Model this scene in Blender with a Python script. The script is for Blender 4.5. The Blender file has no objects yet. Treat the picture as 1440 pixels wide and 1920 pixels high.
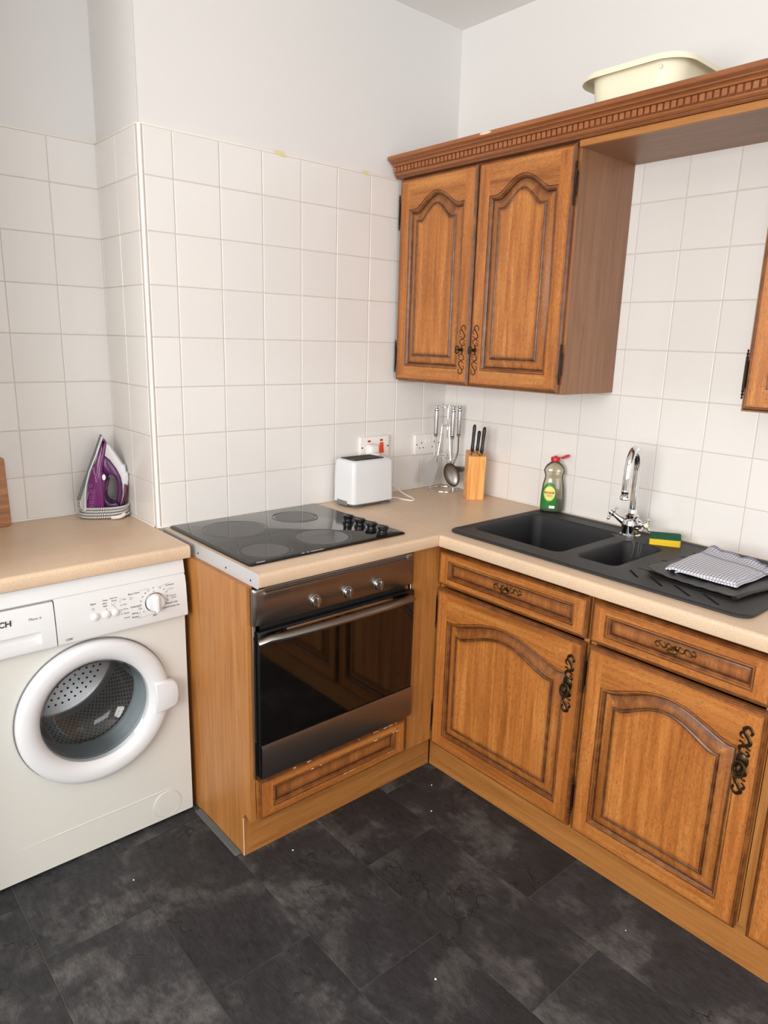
import bpy, bmesh, math, random
from mathutils import Vector, Matrix
random.seed(7)
PI = math.pi
SC = bpy.context.scene
COL = SC.collection

# ------------------------------------------------------------------ camera
cam_data = bpy.data.cameras.new('camera')
cam = bpy.data.objects.new('camera', cam_data)
COL.objects.link(cam)
RX = Vector((0.75531393, -0.65481485, 0.02680254))
RU = Vector((0.13577866, 0.1963655, 0.97108431))
RF = Vector((0.64114353, 0.7298343, -0.23722749))
cam.matrix_world = Matrix(((RX.x, RU.x, -RF.x, -2.20736),
                           (RX.y, RU.y, -RF.y, -2.13269),
                           (RX.z, RU.z, -RF.z, 1.52022),
                           (0, 0, 0, 1)))
cam_data.sensor_fit = 'HORIZONTAL'
cam_data.sensor_width = 36
cam_data.lens = 1319.724 / 1440 * 36
cam_data.clip_start = 0.02
SC.camera = cam

# ------------------------------------------------------------------ world, lights, exposure
world = bpy.data.worlds.new('world')
SC.world = world
world.use_nodes = True
wbg = world.node_tree.nodes['Background']
wbg.inputs[0].default_value = (0.80, 0.88, 1.0, 1)
wbg.inputs[1].default_value = 1.0

def area(name, loc, rot, sx, sy, power, color):
    d = bpy.data.lights.new(name, 'AREA')
    d.shape = 'RECTANGLE'; d.size = sx; d.size_y = sy
    d.energy = power; d.color = color
    o = bpy.data.objects.new(name, d)
    o.location = loc; o.rotation_euler = rot
    COL.objects.link(o)
    return o
# daylight entering through the two windows of the room (left wall, and wall behind the camera)
area('daylight_left', (-4.02, -2.0, 1.60), (0, -PI/2, 0), 1.5, 2.4, 98, (1.0, 0.975, 0.94))
area('daylight_rear', (-2.1, -4.62, 1.55), (PI/2, 0, 0), 2.2, 1.5, 34, (0.97, 0.98, 1.0))
SC.view_settings.view_transform = 'Standard'
SC.view_settings.look = 'None'
SC.view_settings.gamma = 1
SC.view_settings.use_curve_mapping = False
SC.view_settings.exposure = 0.38

# ------------------------------------------------------------------ helpers
def lin(r, g=None, b=None):
    if g is None: g = b = r
    f = lambda c: (c/255/12.92) if c/255 <= 0.04045 else ((c/255+0.055)/1.055)**2.4
    return (f(r), f(g), f(b), 1)

def tag(o, label=None, cat=None, group=None, kind=None):
    if label: o['label'] = label
    if cat: o['category'] = cat
    if group: o['group'] = group
    if kind: o['kind'] = kind
    return o

def thing(name, label, cat, loc=(0, 0, 0), group=None):
    o = bpy.data.objects.new(name, None)
    o.empty_display_size = 0.05
    COL.objects.link(o)
    o.location = loc
    return tag(o, label, cat, group)

def root_loc(o):
    v = Vector((0, 0, 0))
    while o is not None:
        v = v + o.location
        o = o.parent
    return v

class MB:
    def __init__(s):
        s.v = []; s.f = []; s.m = []; s.st = {}
    def add(s, vs, fs, mi=0):
        b = len(s.v)
        s.v += [tuple(v) for v in vs]
        for f in fs:
            s.f.append(tuple(i+b for i in f)); s.m.append(mi)
        return b
    def box(s, x0, x1, y0, y1, z0, z1, mi=0):
        if x0 > x1: x0, x1 = x1, x0
        if y0 > y1: y0, y1 = y1, y0
        if z0 > z1: z0, z1 = z1, z0
        vs = [(x0,y0,z0),(x1,y0,z0),(x1,y1,z0),(x0,y1,z0),(x0,y0,z1),(x1,y0,z1),(x1,y1,z1),(x0,y1,z1)]
        s.add(vs, [(0,3,2,1),(4,5,6,7),(0,1,5,4),(1,2,6,5),(2,3,7,6),(3,0,4,7)], mi)
        return s
    def fbox(s, F, u0, u1, v0, v1, d0, d1, mi=0):
        vs = [F(u,v,d) for d in (d0,d1) for (u,v) in ((u0,v0),(u1,v0),(u1,v1),(u0,v1))]
        s.add(vs, [(0,3,2,1),(4,5,6,7),(0,1,5,4),(1,2,6,5),(2,3,7,6),(3,0,4,7)], mi)
        return s
    def loft(s, rings, closed=True, cap0=False, cap1=False, mi=0, mfun=None):
        n = len(rings[0]); b = len(s.v)
        for r in rings: s.v += [tuple(p) for p in r]
        for i in range(len(rings)-1):
            for j in range(n if closed else n-1):
                k = (j+1) % n
                s.f.append((b+i*n+j, b+i*n+k, b+(i+1)*n+k, b+(i+1)*n+j))
                s.m.append(mfun(i, j) if mfun else mi)
        if cap0: s.f.append(tuple(b+j for j in reversed(range(n)))); s.m.append(mi)
        if cap1: s.f.append(tuple(b+(len(rings)-1)*n+j for j in range(n))); s.m.append(mi)
        return b
    def tube(s, path, r, n=8, closed=False, cap=True, mi=0, flat=None):
        P = [Vector(p) for p in path]; m = len(P)
        rr = r if isinstance(r, (list, tuple)) else [r]*m
        rings = []; up = None
        for i in range(m):
            if closed: t = P[(i+1) % m]-P[(i-1) % m]
            else: t = P[min(i+1, m-1)]-P[max(i-1, 0)]
            if t.length < 1e-9: t = Vector((0, 0, 1))
            t.normalize()
            if up is None:
                a = Vector((0,0,1)) if abs(t.z) < 0.9 else Vector((1,0,0))
                up = (a - t*a.dot(t)).normalized()
            else:
                up = up - t*up.dot(t)
                up = up.normalized() if up.length > 1e-6 else Vector((1,0,0))
            q = t.cross(up)
            ring = []
            for k in range(n):
                a = 2*PI*k/n
                o = up*math.cos(a)*rr[i] + q*math.sin(a)*rr[i]
                if flat: # squash along a direction
                    fd, fs_ = flat
                    o = o - fd*o.dot(fd)*(1-fs_)
                ring.append(P[i]+o)
            rings.append(ring)
        if closed: rings.append(rings[0])
        s.loft(rings, True, cap and not closed, cap and not closed, mi)
        return s
    def lathe(s, prof, c=(0,0,0), ax='z', n=32, mi=0, cap0=False, cap1=False, sx=1, sy=1, F=None, pw=2.0):
        # prof: (radius, height) pairs
        c = Vector(c); rings = []
        for (r, h) in prof:
            ring = []
            for k in range(n):
                a = 2*PI*k/n
                ca, sa = math.cos(a), math.sin(a)
                if pw != 2.0:
                    ca = math.copysign(abs(ca)**(2/pw), ca); sa = math.copysign(abs(sa)**(2/pw), sa)
                x, y = r*ca*sx, r*sa*sy
                if F: p = F(x, y, h)
                elif ax == 'z': p = c+Vector((x, y, h))
                elif ax == 'x': p = c+Vector((h, x, y))
                else: p = c+Vector((x, h, y))   # ax y
                ring.append(p)
            rings.append(ring)
        s.loft(rings, True, cap0, cap1, mi)
        return s
    def build(s, name, mats, parent=None, bevel=0, seg=2, smooth=True, angle=35, stain=None, fix=True, label=None, kind=None):
        L = root_loc(parent) if parent else Vector((0,0,0))
        me = bpy.data.meshes.new(name)
        me.from_pydata([(a-L.x, b-L.y, c-L.z) for a,b,c in s.v], [], s.f)
        if not isinstance(mats, (list, tuple)): mats = [mats]
        for m in mats: me.materials.append(m)
        me.polygons.foreach_set('material_index', s.m)
        if stain is not None:
            at = me.attributes.new('stain', 'FLOAT', 'POINT')
            at.data.foreach_set('value', stain)
        if fix:
            bm = bmesh.new(); bm.from_mesh(me)
            bmesh.ops.recalc_face_normals(bm, faces=bm.faces)
            bm.to_mesh(me); bm.free()
        if smooth:
            me.polygons.foreach_set('use_smooth', [True]*len(me.polygons))
            me.set_sharp_from_angle(angle=math.radians(angle))
        me.update()
        o = bpy.data.objects.new(name, me)
        COL.objects.link(o)
        if parent: o.parent = parent
        if bevel:
            b = o.modifiers.new('bevel', 'BEVEL')
            b.width = bevel; b.segments = seg; b.limit_method = 'ANGLE'; b.angle_limit = math.radians(40)
            b.harden_normals = False
        if label: o['label'] = label
        if kind: o['kind'] = kind
        return o

def FB(x0):   # fronts facing the room from the right wall: u runs away from the corner, d comes out
    return lambda u, v, d: (x0-d, -u, v)
def FA(y0):   # fronts facing the room from the back wall
    return lambda u, v, d: (u, y0-d, v)

def catmull(pts, n=8, closed=False):
    P = [Vector(p) for p in pts]; out = []; m = len(P)
    rng = range(m if closed else m-1)
    for i in rng:
        if closed: a, b, c, d = P[(i-1) % m], P[i], P[(i+1) % m], P[(i+2) % m]
        else: a, b, c, d = P[max(i-1,0)], P[i], P[i+1], P[min(i+2,m-1)]
        for k in range(n):
            t = k/n
            out.append(0.5*((2*b)+(c-a)*t+(2*a-5*b+4*c-d)*t*t+(3*b-a-3*c+d)*t*t*t))
    if not closed: out.append(P[-1])
    return out

def rrect(x0, x1, y0, y1, r, n=5):
    pts = []
    for cx, cy, a0 in ((x1-r, y1-r, 0), (x0+r, y1-r, PI/2), (x0+r, y0+r, PI), (x1-r, y0+r, 1.5*PI)):
        for k in range(n+1):
            a = a0+k*PI/2/n
            pts.append((cx+r*math.cos(a), cy+r*math.sin(a)))
    return pts

# ------------------------------------------------------------------ materials
def newmat(name):
    m = bpy.data.materials.new(name); m.use_nodes = True
    nt = m.node_tree; b = nt.nodes['Principled BSDF']
    return m, nt, b

def simple(name, col, rough=0.5, metal=0.0, coat=0.0, bump=0, bscale=200, spec=0.5, trans=0, ior=1.45, noise=0, nscale=10, alpha=1):
    m, nt, b = newmat(name)
    b.inputs['Base Color'].default_value = col
    b.inputs['Roughness'].default_value = rough
    b.inputs['Metallic'].default_value = metal
    b.inputs['Coat Weight'].default_value = coat
    b.inputs['Specular IOR Level'].default_value = spec
    b.inputs['Transmission Weight'].default_value = trans
    b.inputs['IOR'].default_value = ior
    if bump or noise:
        tc = nt.nodes.new('ShaderNodeTexCoord')
        nz = nt.nodes.new('ShaderNodeTexNoise')
        nt.links.new(tc.outputs['Object'], nz.inputs['Vector'])
        if bump:
            nz.inputs['Scale'].default_value = bscale
            nz.inputs['Detail'].default_value = 3
            bp = nt.nodes.new('ShaderNodeBump'); bp.inputs['Strength'].default_value = bump
            bp.inputs['Distance'].default_value = 0.002
            nt.links.new(nz.outputs['Fac'], bp.inputs['Height'])
            nt.links.new(bp.outputs['Normal'], b.inputs['Normal'])
        if noise:
            n2 = nt.nodes.new('ShaderNodeTexNoise'); n2.inputs['Scale'].default_value = nscale
            n2.inputs['Detail'].default_value = 5
            nt.links.new(tc.outputs['Object'], n2.inputs['Vector'])
            mx = nt.nodes.new('ShaderNodeMixRGB'); mx.blend_type = 'MIX'
            mx.inputs[1].default_value = tuple(c*(1-noise) for c in col[:3])+(1,)
            mx.inputs[2].default_value = tuple(min(1, c*(1+noise)) for c in col[:3])+(1,)
            nt.links.new(n2.outputs['Fac'], mx.inputs[0])
            nt.links.new(mx.outputs[0], b.inputs['Base Color'])
    return m

def wood(name, axis, c_dark, c_mid, c_light, c_stain, rough=0.38, fleck=0.5, fine=1.0, coat=0.25, blotch=0.5, streak=14, mottle=0.0):
    m, nt, b = newmat(name)
    N = nt.nodes.new; L = nt.links.new
    tc = N('ShaderNodeTexCoord'); oi = N('ShaderNodeObjectInfo')
    off = N('ShaderNodeVectorMath'); off.operation = 'SCALE'; off.inputs[0].default_value = (7.3, 5.1, 9.7)
    L(oi.outputs['Random'], off.inputs['Scale'])
    addv = N('ShaderNodeVectorMath'); addv.operation = 'ADD'
    L(tc.outputs['Object'], addv.inputs[0]); L(off.outputs[0], addv.inputs[1])
    def mapped(s_al, s_ac):
        mp = N('ShaderNodeMapping')
        sc = [s_ac]*3; sc['xyz'.index(axis)] = s_al
        mp.inputs['Scale'].default_value = sc
        L(addv.outputs[0], mp.inputs['Vector']); return mp
    g = N('ShaderNodeTexNoise'); g.inputs['Scale'].default_value = 1; g.inputs['Detail'].default_value = 6
    g.inputs['Roughness'].default_value = 0.62; g.inputs['Distortion'].default_value = 0.6
    L(mapped(2.2*fine, 42*fine).outputs[0], g.inputs['Vector'])
    ramp = N('ShaderNodeValToRGB')
    ramp.color_ramp.elements[0].position = 0.30; ramp.color_ramp.elements[0].color = c_dark
    ramp.color_ramp.elements[1].position = 0.72; ramp.color_ramp.elements[1].color = c_light
    e = ramp.color_ramp.elements.new(0.5); e.color = c_mid
    L(g.outputs['Fac'], ramp.inputs[0])
    # fine pores / flecks
    p = N('ShaderNodeTexNoise'); p.inputs['Scale'].default_value = 1; p.inputs['Detail'].default_value = 2
    p.inputs['Roughness'].default_value = 0.5; p.inputs['Distortion'].default_value = 0.9
    L(mapped(95*fine, 420*fine).outputs[0], p.inputs['Vector'])
    pr = N('ShaderNodeMapRange'); pr.inputs[1].default_value = 0.50; pr.inputs[2].default_value = 0.70
    L(p.outputs['Fac'], pr.inputs[0])
    pm = N('ShaderNodeMath'); pm.operation = 'MULTIPLY'; pm.inputs[1].default_value = fleck
    L(pr.outputs[0], pm.inputs[0])
    mx = N('ShaderNodeMixRGB'); L(pm.outputs[0], mx.inputs[0]); L(ramp.outputs[0], mx.inputs[1])
    mx.inputs[2].default_value = tuple(c*0.42 for c in c_dark[:3])+(1,)
    # blotches of darker varnish
    bl = N('ShaderNodeTexNoise'); bl.inputs['Scale'].default_value = 1; bl.inputs['Detail'].default_value = 4
    L(mapped(3.0, streak).outputs[0], bl.inputs['Vector'])
    br = N('ShaderNodeMapRange'); br.inputs[1].default_value = 0.5; br.inputs[2].default_value = 0.75
    br.inputs[4].default_value = blotch
    L(bl.outputs['Fac'], br.inputs[0])
    m2 = N('ShaderNodeMixRGB'); L(br.outputs[0], m2.inputs[0]); L(mx.outputs[0], m2.inputs[1]); m2.inputs[2].default_value = c_dark
    if mottle:
        q = N('ShaderNodeTexNoise'); q.inputs['Scale'].default_value = 1; q.inputs['Detail'].default_value = 5; q.inputs['Roughness'].default_value = 0.7
        L(mapped(85, 150).outputs[0], q.inputs['Vector'])
        q1 = N('ShaderNodeMapRange'); q1.inputs[1].default_value = 0.48; q1.inputs[2].default_value = 0.66; L(q.outputs['Fac'], q1.inputs[0])
        w = N('ShaderNodeTexNoise'); w.inputs['Scale'].default_value = 1; w.inputs['Detail'].default_value = 2
        L(mapped(5, 9).outputs[0], w.inputs['Vector'])
        w1 = N('ShaderNodeMapRange'); w1.inputs[1].default_value = 0.38; w1.inputs[2].default_value = 0.62; w1.inputs[3].default_value = 0.25*mottle; w1.inputs[4].default_value = mottle
        L(w.outputs['Fac'], w1.inputs[0])
        qm = N('ShaderNodeMath'); qm.operation = 'MULTIPLY'; L(q1.outputs[0], qm.inputs[0]); L(w1.outputs[0], qm.inputs[1])
        mq = N('ShaderNodeMixRGB'); L(qm.outputs[0], mq.inputs[0]); L(m2.outputs[0], mq.inputs[1]); mq.inputs[2].default_value = tuple(c*0.6 for c in c_dark[:3])+(1,)
        m2 = mq
    # dark antiquing stain rubbed into the mouldings
    at = N('ShaderNodeAttribute'); at.attribute_name = 'stain'
    sn = N('ShaderNodeTexNoise'); sn.inputs['Scale'].default_value = 38; sn.inputs['Detail'].default_value = 4
    L(addv.outputs[0], sn.inputs['Vector'])
    s1 = N('ShaderNodeMapRange'); s1.inputs[1].default_value = 0.25; s1.inputs[2].default_value = 0.75
    s1.inputs[3].default_value = 0.72; s1.inputs[4].default_value = 1.25
    L(sn.outputs['Fac'], s1.inputs[0])
    s2 = N('ShaderNodeMath'); s2.operation = 'MULTIPLY'; s2.use_clamp = True
    L(at.outputs['Fac'], s2.inputs[0]); L(s1.outputs[0], s2.inputs[1])
    m3 = N('ShaderNodeMixRGB'); L(s2.outputs[0], m3.inputs[0]); L(m2.outputs[0], m3.inputs[1]); m3.inputs[2].default_value = c_stain
    L(m3.outputs[0], b.inputs['Base Color'])
    b.inputs['Roughness'].default_value = rough
    b.inputs['Coat Weight'].default_value = coat; b.inputs['Coat Roughness'].default_value = 0.22
    bp = N('ShaderNodeBump'); bp.inputs['Strength'].default_value = 0.12; bp.inputs['Distance'].default_value = 0.001
    L(pr.outputs[0], bp.inputs['Height']); L(bp.outputs['Normal'], b.inputs['Normal'])
    return m

OAK = dict(c_dark=lin(146,84,34), c_mid=lin(184,113,51), c_light=lin(208,142,74), c_stain=lin(60,27,9), fleck=0.5, coat=0.12, mottle=0.42)
oak_z = wood('oak_door_upright', 'z', **OAK)
oak_y = wood('oak_door_crosswise', 'y', **OAK)
oak_x = wood('oak_door_crosswise_back', 'x', **OAK)
oak_inset = wood('oak_inset_upright', 'z', c_dark=lin(126,74,34), c_mid=lin(160,98,50), c_light=lin(180,118,66), c_stain=lin(74,34,10), fleck=0.4, coat=0.1, mottle=0.2)
VEN = dict(c_dark=lin(154,98,44), c_mid=lin(172,114,57), c_light=lin(186,128,68), c_stain=lin(60,30,12), fleck=0.22, blotch=0.15, rough=0.42, coat=0.1, streak=30, fine=1.6)
ven_z = wood('oak_foil_upright', 'z', **VEN)
ven_y = wood('oak_foil_lengthwise', 'y', **VEN)
ven_x = wood('oak_foil_lengthwise_back', 'x', **VEN)
VDK = dict(c_dark=lin(132,90,60), c_mid=lin(148,104,72), c_light=lin(158,114,82), c_stain=lin(60,30,12), fleck=0.22, blotch=0.15, rough=0.42, coat=0.1, streak=30, fine=1.6)
vdk_z = wood('brown_foil_upright', 'z', **VDK)
vdk_y = wood('brown_foil_lengthwise', 'y', **VDK)
COR = dict(c_dark=lin(134,76,38), c_mid=lin(156,94,52), c_light=lin(174,110,64), c_stain=lin(96,52,26), fleck=0.3, blotch=0.3, rough=0.4)
cor_y = wood('cornice_wood', 'y', **COR)
pine = wood('pine_block', 'z', c_dark=lin(206,122,50), c_mid=lin(240,170,92), c_light=lin(250,196,120), c_stain=lin(90,50,20), fleck=0.05, blotch=0.1, fine=1.6, rough=0.5)
board_wood = wood('board_wood', 'x', c_dark=lin(146,92,48), c_mid=lin(176,118,70), c_light=lin(192,136,86), c_stain=lin(90,50,20), fleck=0.2)
floor_wood = wood('floorboard_wood', 'y', c_dark=lin(120,72,36), c_mid=lin(160,104,56), c_light=lin(184,128,76), c_stain=lin(80,40,20), fleck=0.1, fine=0.5)

wall_paint = simple('wall_paint', lin(226,224,222), 0.75, bump=0.08, bscale=60)
ceil_paint = simple('ceiling_paint', lin(236,234,232), 0.85)
white_wall = simple('room_wall_paint', lin(230,226,220), 0.8)
grout = simple('grout', lin(206,196,188), 0.85)
caulk = simple('caulk', lin(240,234,226), 0.45)
plastic_trim = simple('plastic_trim', lin(250,248,240), 0.3)
yellow_stain = simple('old_yellow_paint', lin(222,216,160), 0.7)

def tile_mat():
    m, nt, b = newmat('glazed_tile')
    N = nt.nodes.new; L = nt.links.new
    oi = N('ShaderNodeObjectInfo'); mx = N('ShaderNodeMixRGB')
    mx.inputs[1].default_value = lin(229,226,222); mx.inputs[2].default_value = lin(233,230,226)
    L(oi.outputs['Random'], mx.inputs[0]); L(mx.outputs[0], b.inputs['Base Color'])
    b.inputs['Roughness'].default_value = 0.16
    b.inputs['Specular IOR Level'].default_value = 0.38
    tc = N('ShaderNodeTexCoord'); nz = N('ShaderNodeTexNoise'); nz.inputs['Scale'].default_value = 14
    nz.inputs['Detail'].default_value = 2
    L(tc.outputs['Object'], nz.inputs['Vector'])
    bp = N('ShaderNodeBump'); bp.inputs['Strength'].default_value = 0.35; bp.inputs['Distance'].default_value = 0.0012
    L(nz.outputs['Fac'], bp.inputs['Height']); L(bp.outputs['Normal'], b.inputs['Normal'])
    return m
tile_m = tile_mat()

def slate_mat():
    m, nt, b = newmat('slate_vinyl')
    N = nt.nodes.new; L = nt.links.new
    tc = N('ShaderNodeTexCoord'); oi = N('ShaderNodeObjectInfo')
    off = N('ShaderNodeVectorMath'); off.operation = 'SCALE'; off.inputs[0].default_value = (13.7, 21.3, 5)
    L(oi.outputs['Random'], off.inputs['Scale'])
    av = N('ShaderNodeVectorMath'); av.operation = 'ADD'
    L(tc.outputs['Object'], av.inputs[0]); L(off.outputs[0], av.inputs[1])
    def nz(scale, det, rough, dist, vec=None):
        n = N('ShaderNodeTexNoise'); n.inputs['Scale'].default_value = scale; n.inputs['Detail'].default_value = det
        n.inputs['Roughness'].default_value = rough; n.inputs['Distortion'].default_value = dist
        L((vec or av).outputs[0], n.inputs['Vector']); return n
    big = nz(4.2, 9, 0.66, 0.25)
    r1 = N('ShaderNodeValToRGB')
    cr = r1.color_ramp
    cr.elements[0].position = 0.36; cr.elements[0].color = lin(40,40,43)
    cr.elements[1].position = 0.74; cr.elements[1].color = lin(106,104,102)
    e = cr.elements.new(0.51); e.color = lin(52,52,55)
    e = cr.elements.new(0.57); e.color = lin(76,75,75)
    L(big.outputs['Fac'], r1.inputs[0])
    mp = N('ShaderNodeMapping'); mp.inputs['Scale'].default_value = (1, 0.40, 1); mp.inputs['Rotation'].default_value = (0, 0, 0.25)
    L(av.outputs[0], mp.inputs['Vector'])
    fine = nz(70, 12, 0.82, 0.15, mp)
    r2 = N('ShaderNodeMapRange'); r2.inputs[1].default_value = 0.35; r2.inputs[2].default_value = 0.7
    r2.inputs[3].default_value = 0.40; r2.inputs[4].default_value = 1.75
    L(fine.outputs['Fac'], r2.inputs[0])
    ob = N('ShaderNodeMapRange'); ob.inputs[3].default_value = 0.78; ob.inputs[4].default_value = 1.12
    L(oi.outputs['Random'], ob.inputs[0])
    tm = N('ShaderNodeMath'); tm.operation = 'MULTIPLY'; L(r2.outputs[0], tm.inputs[0]); L(ob.outputs[0], tm.inputs[1])
    mul = N('ShaderNodeVectorMath'); mul.operation = 'SCALE'
    L(r1.outputs[0], mul.inputs[0]); L(tm.outputs[0], mul.inputs['Scale'])
    # cleft cracks: thin contour lines of a noise field, only in places
    ck = nz(3.1, 5, 0.55, 0.4)
    a1 = N('ShaderNodeMath'); a1.operation = 'SUBTRACT'; a1.inputs[1].default_value = 0.5; L(ck.outputs['Fac'], a1.inputs[0])
    a2 = N('ShaderNodeMath'); a2.operation = 'ABSOLUTE'; L(a1.outputs[0], a2.inputs[0])
    a3 = N('ShaderNodeMapRange'); a3.inputs[1].default_value = 0.0; a3.inputs[2].default_value = 0.006
    a3.inputs[3].default_value = 1; a3.inputs[4].default_value = 0
    L(a2.outputs[0], a3.inputs[0])
    msk = nz(4.0, 1, 0.5, 0)
    a4 = N('ShaderNodeMapRange'); a4.inputs[1].default_value = 0.57; a4.inputs[2].default_value = 0.60; L(msk.outputs['Fac'], a4.inputs[0])
    a5 = N('ShaderNodeMath'); a5.operation = 'MULTIPLY'; L(a3.outputs[0], a5.inputs[0]); L(a4.outputs[0], a5.inputs[1])
    mx = N('ShaderNodeMixRGB'); L(a5.outputs[0], mx.inputs[0]); L(mul.outputs[0], mx.inputs[1]); mx.inputs[2].default_value = lin(24,23,24)
    L(mx.outputs[0], b.inputs['Base Color'])
    b.inputs['Roughness'].default_value = 0.5
    b.inputs['Specular IOR Level'].default_value = 0.4
    s = N('ShaderNodeMath'); s.operation = 'ADD'; L(big.outputs['Fac'], s.inputs[0])
    s0 = N('ShaderNodeMath'); s0.operation = 'MULTIPLY'; s0.inputs[1].default_value = 0.6; L(fine.outputs['Fac'], s0.inputs[0]); L(s0.outputs[0], s.inputs[1])
    s3 = N('ShaderNodeMath'); s3.operation = 'MULTIPLY_ADD'; s3.inputs[1].default_value = -0.25; L(a5.outputs[0], s3.inputs[0]); L(s.outputs[0], s3.inputs[2])
    bp = N('ShaderNodeBump'); bp.inputs['Strength'].default_value = 0.8; bp.inputs['Distance'].default_value = 0.008
    L(s3.outputs[0], bp.inputs['Height']); L(bp.outputs['Normal'], b.inputs['Normal'])
    return m
slate = slate_mat()
joint_m = simple('floor_joint', lin(118,115,112), 0.8)

def worktop_mat():
    m, nt, b = newmat('speckled_laminate')
    N = nt.nodes.new; L = nt.links.new
    tc = N('ShaderNodeTexCoord')
    n1 = N('ShaderNodeTexNoise'); n1.inputs['Scale'].default_value = 520; n1.inputs['Detail'].default_value = 3
    L(tc.outputs['Object'], n1.inputs['Vector'])
    r = N('ShaderNodeValToRGB'); cr = r.color_ramp
    cr.elements[0].position = 0.34; cr.elements[0].color = lin(214,180,147)
    cr.elements[1].position = 0.68; cr.elements[1].color = lin(240,216,188)
    e = cr.elements.new(0.47); e.color = lin(230,200,169)
    L(n1.outputs['Fac'], r.inputs[0])
    n2 = N('ShaderNodeTexNoise'); n2.inputs['Scale'].default_value = 5; n2.inputs['Detail'].default_value = 3
    L(tc.outputs['Object'], n2.inputs['Vector'])
    mx = N('ShaderNodeMixRGB'); mx.blend_type = 'MULTIPLY'; mx.inputs[0].default_value = 0.25
    L(r.outputs[0], mx.inputs[1]); L(n2.outputs['Fac'], mx.inputs[2])
    L(mx.outputs[0], b.inputs['Base Color'])
    b.inputs['Roughness'].default_value = 0.34
    return m
lam = worktop_mat()

gloss_white = simple('white_plastic', lin(220,221,223), 0.28)
enamel = simple('white_enamel', lin(216,215,208), 0.3)
panel_white = simple('fascia_white', lin(222,222,222), 0.35)
button_white = simple('button_white', lin(228,228,228), 0.25)
socket_white = simple('socket_white', lin(238,234,230), 0.3)
cable_white = simple('cable_white', lin(238,230,222), 0.4)
ivory = simple('ivory_plastic', lin(240,234,208), 0.42)
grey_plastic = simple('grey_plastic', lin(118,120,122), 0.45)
dark_gap = simple('dark_gap', lin(24,22,22), 0.7)
rubber = simple('grey_rubber', lin(150,158,162), 0.42)
steel = simple('brushed_steel', lin(150,144,138), 0.33, metal=1)
bright_steel = simple('bright_steel', lin(176,174,172), 0.2, metal=1)
utensil_steel = simple('utensil_steel', lin(134,130,126), 0.36, metal=1)
chrome = simple('chrome', lin(226,228,230), 0.05, metal=1)
alu = simple('aluminium_strip', lin(196,196,198), 0.4, metal=0.25)
drum_steel = simple('drum_steel', lin(206,202,200), 0.3, metal=0.55)
hob_glass = simple('hob_glass', lin(22,22,24), 0.08, spec=0.6, noise=0.3, nscale=6)
zone_mark = simple('zone_mark', lin(84,82,82), 0.25)
zone_burn = simple('zone_residue', lin(22,21,21), 0.08, spec=0.5, noise=0.3, nscale=30)
black_plastic = simple('black_plastic', lin(20,20,22), 0.22)
black_edge = simple('hob_edge', lin(14,14,15), 0.2)
chip = simple('chipped_enamel', lin(190,190,190), 0.5)
oven_glass = simple('oven_glass', lin(7,6,6), 0.05, spec=0.9)
antique = simple('antique_metal', lin(74,58,40), 0.32, metal=0.85)
brass_old = simple('aged_brass', lin(120,92,52), 0.32, metal=0.9)
hinge_m = simple('hinge_bronze', lin(54,42,34), 0.35, metal=0.7)
granite = simple('granite_composite', lin(40,40,42), 0.46, bump=0.5, bscale=900, noise=0.45, nscale=600)
limescale = simple('limescale', lin(96,93,90), 0.75, noise=0.3, nscale=120)
red_plastic = simple('red_plastic', lin(206,22,34), 0.35)
neon_red = simple('neon_red', lin(178,44,26), 0.3)
switch_red = simple('switch_red', lin(240,74,20), 0.3)
hole_m = simple('dark_hole', lin(30,24,22), 0.6)
sponge_y = simple('sponge_foam', lin(236,196,50), 0.9, bump=0.8, bscale=500)
sponge_g = simple('scourer', lin(24,92,62), 0.95, bump=0.9, bscale=700)
knife_black = simple('knife_handle', lin(22,22,24), 0.35)
purple = simple('purple_plastic', lin(84,28,88), 0.22)
purple_clear = simple('purple_tank', lin(112,40,106), 0.16)
purple_dark = simple('dark_purple_plastic', lin(58,22,66), 0.25)
maroon = simple('maroon_plastic', lin(96,34,56), 0.3)
ink = simple('black_ink', lin(56,56,58), 0.6)
ink_grey = simple('grey_ink', lin(128,128,130), 0.6)
ink_pink = simple('pale_pink_ink', lin(196,150,190), 0.6)
ink_red = simple('red_ink', lin(200,40,34), 0.5)
label_green = simple('label_green', lin(34,120,48), 0.35)
label_yellow = simple('label_yellow', lin(232,226,130), 0.35)
label_lime = simple('label_lime', lin(150,190,60), 0.35)
bag_m = simple('black_polythene', lin(34,31,30), 0.38, bump=0.3, bscale=60)
strip_grey = simple('grey_floor_strip', lin(92,96,96), 0.5, noise=0.2, nscale=40)
bare_wood = simple('chipped_wood', lin(236,206,178), 0.7)
window_frame_m = simple('window_frame_paint', lin(240,240,238), 0.4)

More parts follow.
